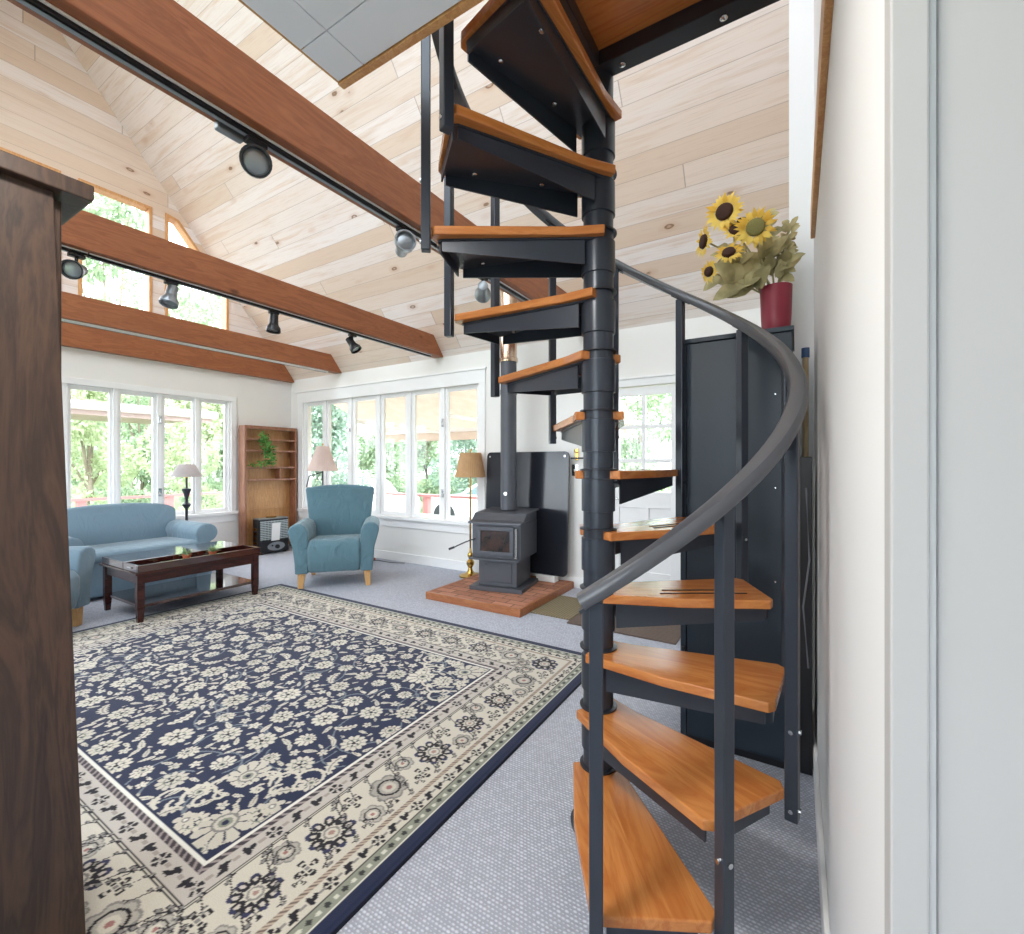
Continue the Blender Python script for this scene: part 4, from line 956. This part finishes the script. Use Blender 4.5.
        img[m & (a | b | c)] = black; img[m & (k == 0) & (rr < .22)] = grey
        t = np.abs(u) > p / s / 2 - .45; img[m & t & (np.abs(v) < .25)] = base
    motif(.135, .063, .023, (de > .108) & (de < .163), grey)
    band(.163, .181, C(196, 178, 160)); m = (de >= .163) & (de < .181); img[m & (np.sin((T_ + de) * 2 * PI / .016) > .2)] = C(120, 104, 96); band(.181, .184, C(120, 108, 100))
    band(.184, .42, cream)
    band(.42, .426, black); band(.426, .430, cream); band(.430, .436, black); band(.436, .51, taupe)
    motif(.473, .085, .027, (de > .438) & (de < .508), C(170, 160, 152))
    band(.51, .534, C(70, 62, 68)); m = (de >= .51) & (de < .534); img[m & (np.sin(T_ * 2 * PI / .034 + (de - .52) * 160) > .35)] = C(164, 152, 150); band(.534, FIELD, white)
    # main border rosettes and sprigs, spaced along each side
    for side in range(4):
        L = LY if side < 2 else LX; n = int(round((L - .6) / .255)); sp = (L - .6) / n
        for k in range(n + 1):
            s = -L / 2 + .30 + k * sp; 
            for off, kind, r, dd in ((0, 'pale' if k % 4 == 3 else 'dark', .088 if k % 2 == 0 else .078, .30), (.5, 'quad', .04, .245 if k % 2 else .355), (.5, 'pale', .05, .36 if k % 2 else .245), (.28, 'sprig', .06, .36), (.75, 'sprig', .06, .25), (.14, 'sprig', .045, .235), (.4, 'sprig', .045, .39), (.62, 'sprig', .04, .40), (.9, 'sprig', .045, .385), (.36, 'quad', .026, .225), (.86, 'quad', .026, .235)):
                t = s + off * sp
                if off and k == n: continue
                p = (RX0 + dd, cy + t) if side == 0 else (RX1 - dd, cy + t) if side == 1 else (cx + t, RY0 + dd) if side == 2 else (cx + t, RY1 - dd)
                stamp(*p, r, kind, (PI / 2 if side < 2 else 0) + (.5 if kind == 'sprig' else 0), lim=.19)
        # keep stamps out of the inner guard
    # mesh
    zt = np.full((ny, nx), .011); zt[(de < .02)] = .009; zt[0, :] = zt[-1, :] = 0; zt[:, 0] = zt[:, -1] = 0
    co = np.stack([X - cx, Y - cy, zt], -1).reshape(-1, 3)
    idx = np.arange(ny * nx).reshape(ny, nx); q = np.stack([idx[:-1, :-1], idx[:-1, 1:], idx[1:, 1:], idx[1:, :-1]], -1).reshape(-1, 4)
    me = bpy.data.meshes.new('rug'); me.vertices.add(len(co)); me.vertices.foreach_set('co', co.ravel())
    me.loops.add(q.size); me.loops.foreach_set('vertex_index', q.ravel().astype(np.int32))
    me.polygons.add(len(q)); me.polygons.foreach_set('loop_start', np.arange(0, q.size, 4, dtype=np.int32)); 
    me.update(calc_edges=True); me.validate()
    at = me.color_attributes.new('Col', 'FLOAT_COLOR', 'POINT'); at.data.foreach_set('color', np.concatenate([img.reshape(-1, 3), np.ones((ny * nx, 1))], 1).ravel().astype(np.float32))
    me.materials.append(M['rug']); o = bpy.data.objects.new('area_rug', me); COL.objects.link(o); o.location = (cx, cy, .001)
    tag(o, 'large navy floral rug with cream patterned borders on pale carpet', 'rug')
make_rug()

# ------------------------------------------------------------------ outside
GZ = -.78
structure(MB().box(-60, 45, -40, 70, GZ - .2, GZ).build('ground', M['lawn']))
structure(MB().box(-9.9, XG - .16, -4, 6.5, -.32, -.2).box(XG - .16, -1.9, YW + .16, 6.5, -.32, -.2).box(-1.9, 1.5, YW + .16, 6.0, -.32, -.2).build('deck_floor', M['deck']))
def railing(label, p0, p1, posts, zt=.76, zl=-.2):
    p0, p1 = Vector(p0), Vector(p1); d = (p1 - p0); L = d.length; ang = math.atan2(d.y, d.x)
    t = thing('deck_railing', label, 'railing', (p0.x, p0.y, zl), ang)
    part(MB().box(0, L, -.07, .07, zt - zl - .04, zt - zl), 'top_rail', 'red_rail', t); part(MB().box(0, L, -.02, .02, .10, .16), 'bottom_rail', 'red_rail', t)
    for s in posts: part(MB().box(s - .055, s + .055, -.05, .05, 0, zt - zl - .041), 'post', 'red_rail', t)
railing('red painted deck railing beyond the right hand windows', (-9.5, 6.25, 0), (-2.2, 6.25, 0), (.1, 2.0, 3.88, 5.55, 7.1))
railing('red painted deck railing beyond the left windows behind the sofa', (-9.55, -3.5, 0), (-9.55, 6.05, 0), (.1, 2.2, 4.3, 6.15, 7.35, 8.45))
t = thing('awning', 'cream canvas awning over the deck outside the right hand windows', 'awning', (-4.4, YW + .16, 2.55))
part(MB().prism([(0, 0), (1.55, -.66), (1.55, -.64), (0, .02)], -2.4, 2.5, 'X'), 'canvas', 'awning', t)
part(MB().box(-2.45, 2.55, 1.53, 1.59, -.70, -.655), 'front_bar', 'trim', t); part(MB().box(-2.42, 2.52, 1.57, 1.58, -.84, -.70), 'valance', 'awning', t)
for x in (-1.2, .55, 2.0): part(MB().tube([(x, .02, -.62), (x + .35, 1.5, -.70)], .03, 8), 'arm', 'trim', t)
# neighbouring eave seen through the left windows
t = thing('porch_roof', 'pale porch roof edge outside at the top of the left windows', 'roof', (-9.6, 1.0, 2.05))
part(MB().box(-2.2, .1, -4.0, 3.5, .10, .22), 'roof_deck', 'roofing', t); part(MB().box(.1005, .16, -4.0, 3.5, .02, .22), 'fascia', 'roofing', t); part(MB().tube([(.23, -4.0, .16), (.23, 3.55, .16)], .07, 10), 'gutter', 'trim', t)
for y in (-3.6,): part(MB().box(-.05, .05, y - .05, y + .05, -3.0, .099), 'post', 'trim', t)

def car(label, loc, rz, s=1.0, group=None):
    t = thing('car', label, 'car', loc, rz)
    body = [(-2.3, .35), (-2.35, .75), (-2.2, 1.0), (-1.0, 1.05), (2.25, 1.05), (2.32, .6), (2.3, .35)]
    part(MB().prism(body, -.88, .88, 'Y'), 'body', 'car', t, bevel=.06, seg=3)
    part(MB().prism([(-1.05, 1.055), (-.45, 1.42), (-.2, 1.50), (1.9, 1.50), (2.2, 1.055)], -.76, .76, 'Y'), 'cabin', 'car', t, bevel=.05, seg=3)
    for sy in (-1, 1): 
        y = sy * .765
        for a, b in ((-.75, .25), (.35, 1.2), (1.3, 2.0)):
            zt = lambda x: 1.1
            sl = max(0, (-.15 - a)); part(MB().prism([(a, 1.12), (b, 1.12), (b - (.1 if b > 1.9 else 0), 1.42), (a + sl * .85, 1.42)], y - .006, y + .006, 'Y'), 'window', 'car_glass', t)
        for x in (-1.45, 1.45):
            part(MB().cyl((x, sy * .86, .40), (x, sy * .886, .40), .43, 24), 'wheel_arch', 'tyre', t)
            wv = part(MB().cyl((x, sy * .66, .36), (x, sy * .90, .36), .36, 24), 'wheel', 'tyre', t); part(MB().cyl((x, sy * .901, .36), (x, sy * .915, .36), .22, 18), 'hubcap', 'silver', wv)
    return t
car('white wagon parked beyond the railing, behind the brass lamp', (-8.25, 12.5, GZ), rad(4))
car('second white car parked further left beyond the railing', (-13.4, 11.6, GZ), rad(165))

def make_tree(seed, crown, n, leaf, size=.22):
    random.seed(seed); blobs = []
    for k in range(20):
        a = random.uniform(0, 2 * PI); r = random.uniform(.15, .85) * crown[0]; z = crown[1] + random.uniform(-.9, .9) * crown[2]
        blobs.append((Vector((r * cos(a), r * sin(a), z)), random.uniform(.35, .55) * crown[0]))
    l = MB()
    for k in range(n):
        c, r = random.choice(blobs); d = rv(); p = c + d * (r * random.uniform(.72, 1.02))
        leafquad(l, p, (d + rv() * .9), (rv() + Vector((0, 0, 1))), size * random.uniform(.7, 1.3), size * .6)
    tr = MB().tube([(0, 0, 0), (.08, .02, crown[1] * .5), (-.05, .05, crown[1])], .12, 10, radii=[.13, .09, .04])
    for k in range(6):
        c, r = blobs[k]; tr.tube([(0, .02, crown[1] * .55), tuple(c * .5 + Vector((0, 0, crown[1] * .35))), tuple(c)], .06, 6, radii=[.045, .03, .015])
    return l, tr
PROT = {}
def tree(kind, label, x, y, rz, s, sz):
    if kind not in PROT:
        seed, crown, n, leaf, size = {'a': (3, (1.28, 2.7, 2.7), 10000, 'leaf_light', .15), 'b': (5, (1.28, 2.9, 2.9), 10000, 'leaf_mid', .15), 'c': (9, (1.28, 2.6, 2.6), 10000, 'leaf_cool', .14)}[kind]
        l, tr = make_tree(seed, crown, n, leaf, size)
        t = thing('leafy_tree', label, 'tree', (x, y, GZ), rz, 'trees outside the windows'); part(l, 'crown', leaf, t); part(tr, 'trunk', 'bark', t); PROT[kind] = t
    else:
        t = copy_tree(PROT[kind]); t['label'] = label; t.location = (x, y, GZ); t.rotation_euler.z = rz
    t.scale = (s, s, sz)
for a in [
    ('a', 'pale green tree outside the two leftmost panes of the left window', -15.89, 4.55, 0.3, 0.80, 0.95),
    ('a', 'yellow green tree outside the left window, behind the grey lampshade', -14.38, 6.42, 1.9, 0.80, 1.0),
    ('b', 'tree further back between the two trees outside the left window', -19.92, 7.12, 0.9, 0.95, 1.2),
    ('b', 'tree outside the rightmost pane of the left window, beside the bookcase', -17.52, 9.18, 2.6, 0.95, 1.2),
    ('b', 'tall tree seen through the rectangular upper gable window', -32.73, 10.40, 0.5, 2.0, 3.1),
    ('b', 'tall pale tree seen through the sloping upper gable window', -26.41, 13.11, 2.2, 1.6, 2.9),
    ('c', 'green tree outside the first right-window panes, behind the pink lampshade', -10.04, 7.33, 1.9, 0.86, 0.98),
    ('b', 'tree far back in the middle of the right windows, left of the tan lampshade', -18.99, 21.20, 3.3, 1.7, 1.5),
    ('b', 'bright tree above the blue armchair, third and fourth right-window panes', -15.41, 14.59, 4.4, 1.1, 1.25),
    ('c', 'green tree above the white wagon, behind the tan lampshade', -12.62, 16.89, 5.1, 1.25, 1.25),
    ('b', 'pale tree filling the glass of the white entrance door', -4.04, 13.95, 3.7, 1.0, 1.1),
]: tree(*a)

# ------------------------------------------------------------------ light
w = bpy.data.worlds.new('sky'); scene.world = w; w.use_nodes = True; nt = w.node_tree
bg = nt.nodes['Background']; sky = nt.nodes.new('ShaderNodeTexSky'); sky.sky_type = 'HOSEK_WILKIE'; sky.turbidity = 4.0; sky.ground_albedo = .5
sky.sun_direction = (.35, -.45, .82)
mx = nt.nodes.new('ShaderNodeMix'); mx.data_type = 'RGBA'; mx.inputs[0].default_value = .72; mx.inputs[7].default_value = (.95, 1.0, 1.06, 1)
nt.links.new(sky.outputs[0], mx.inputs[6]); nt.links.new(mx.outputs[2], bg.inputs[0]); bg.inputs[1].default_value = SKY
def area(name, loc, size, aim, energy, portal=False, color=(1, 1, 1)):
    l = bpy.data.lights.new(name, 'AREA'); l.shape = 'RECTANGLE'; l.size, l.size_y = size; l.energy = energy; l.color = color
    if portal: l.cycles.is_portal = True
    o = bpy.data.objects.new(name, l); COL.objects.link(o); o.location = loc; o.rotation_euler = Vector(aim).to_track_quat('-Z', 'Y').to_euler(); return o
area('portal_right', (-4.92, YW + .12, 1.43), (3.4, 1.66), (0, -1, 0), 1, True)
area('portal_left', (XG - .13, 2.41, 1.41), (2.3, 1.6), (1, 0, 0), 1, True)
area('portal_gable', (XG - .13, 2.3, 3.75), (2.5, 1.6), (1, 0, 0), 1, True)
area('portal_door', (-1.27, YW + .1, 1.5), (.52, .96), (0, -1, 0), 1, True)
area('portal_back', (-4.05, YB - .12, 1.42), (4.3, 1.95), (0, 1, 0), 1, True)
area('portal_back_fill', (-.35, YB - .12, 1.6), (1.9, 1.4), (0, 1, 0), 1, True)
area('portal_end', (XE + .13, -.8, 1.55), (1.4, 1.3), (-1, 0, 0), 1, True)
for a_, b_ in FILL_SKYL:
    ym = (SY0 + SY1) / 2; area('portal_fill_skylight', ((a_ + b_) / 2, ym - .13, EAVE + SL * (ym - YB) + .23), (b_ - a_, (SY1 - SY0) * 1.6), (0, .781, -.625), 1, True)
# fill lamp added out of view under the loft to brighten the near room
def fill_lamp(label, loc, energy, r=.18):
    t = thing('fill_light', label, 'fill light', loc)
    part(MB().lathe([(r, 0), (r, -.02), (r * .97, -.03)], 28), 'rim', 'trim', t)
    l = bpy.data.lights.new('fill_bulb', 'AREA'); l.shape = 'DISK'; l.size = r * 1.8; l.energy = energy; l.color = (1, .95, .88)
    o = bpy.data.objects.new('fill_bulb', l); COL.objects.link(o); o.parent = t; o.location = (0, 0, -.04)
for i, (x, y, e) in enumerate(FILL_LAMPS): fill_lamp(('unseen round fill light added behind the walnut cabinet under the loft', 'unseen round fill light added over the room to the right under the loft', 'unseen round fill light added at the back wall under the loft')[i], (x, y, 2.476), e)

cd = bpy.data.cameras.new('camera'); cam = bpy.data.objects.new('camera', cd); COL.objects.link(cam)
cam.location = (0, 0, 1.3); cam.rotation_euler = (PI / 2, 0, math.atan2(285.0, 463.6)); cd.sensor_width = 36; cd.lens = 36 * 463.6 / 1024; cd.shift_y = -3 / 1024; cd.clip_start = .02; cd.clip_end = 300
scene.camera = cam
vs = scene.view_settings; vs.view_transform = 'Standard'; vs.look = 'None'; vs.gamma = 1; vs.use_curve_mapping = False; vs.exposure = EXPO
scene.cycles.use_denoising = True; scene.cycles.max_bounces = 10; scene.cycles.diffuse_bounces = 6; scene.cycles.transparent_max_bounces = 12; scene.cycles.sample_clamp_indirect = 6
scene.cycles.caustics_reflective = False; scene.cycles.caustics_refractive = False
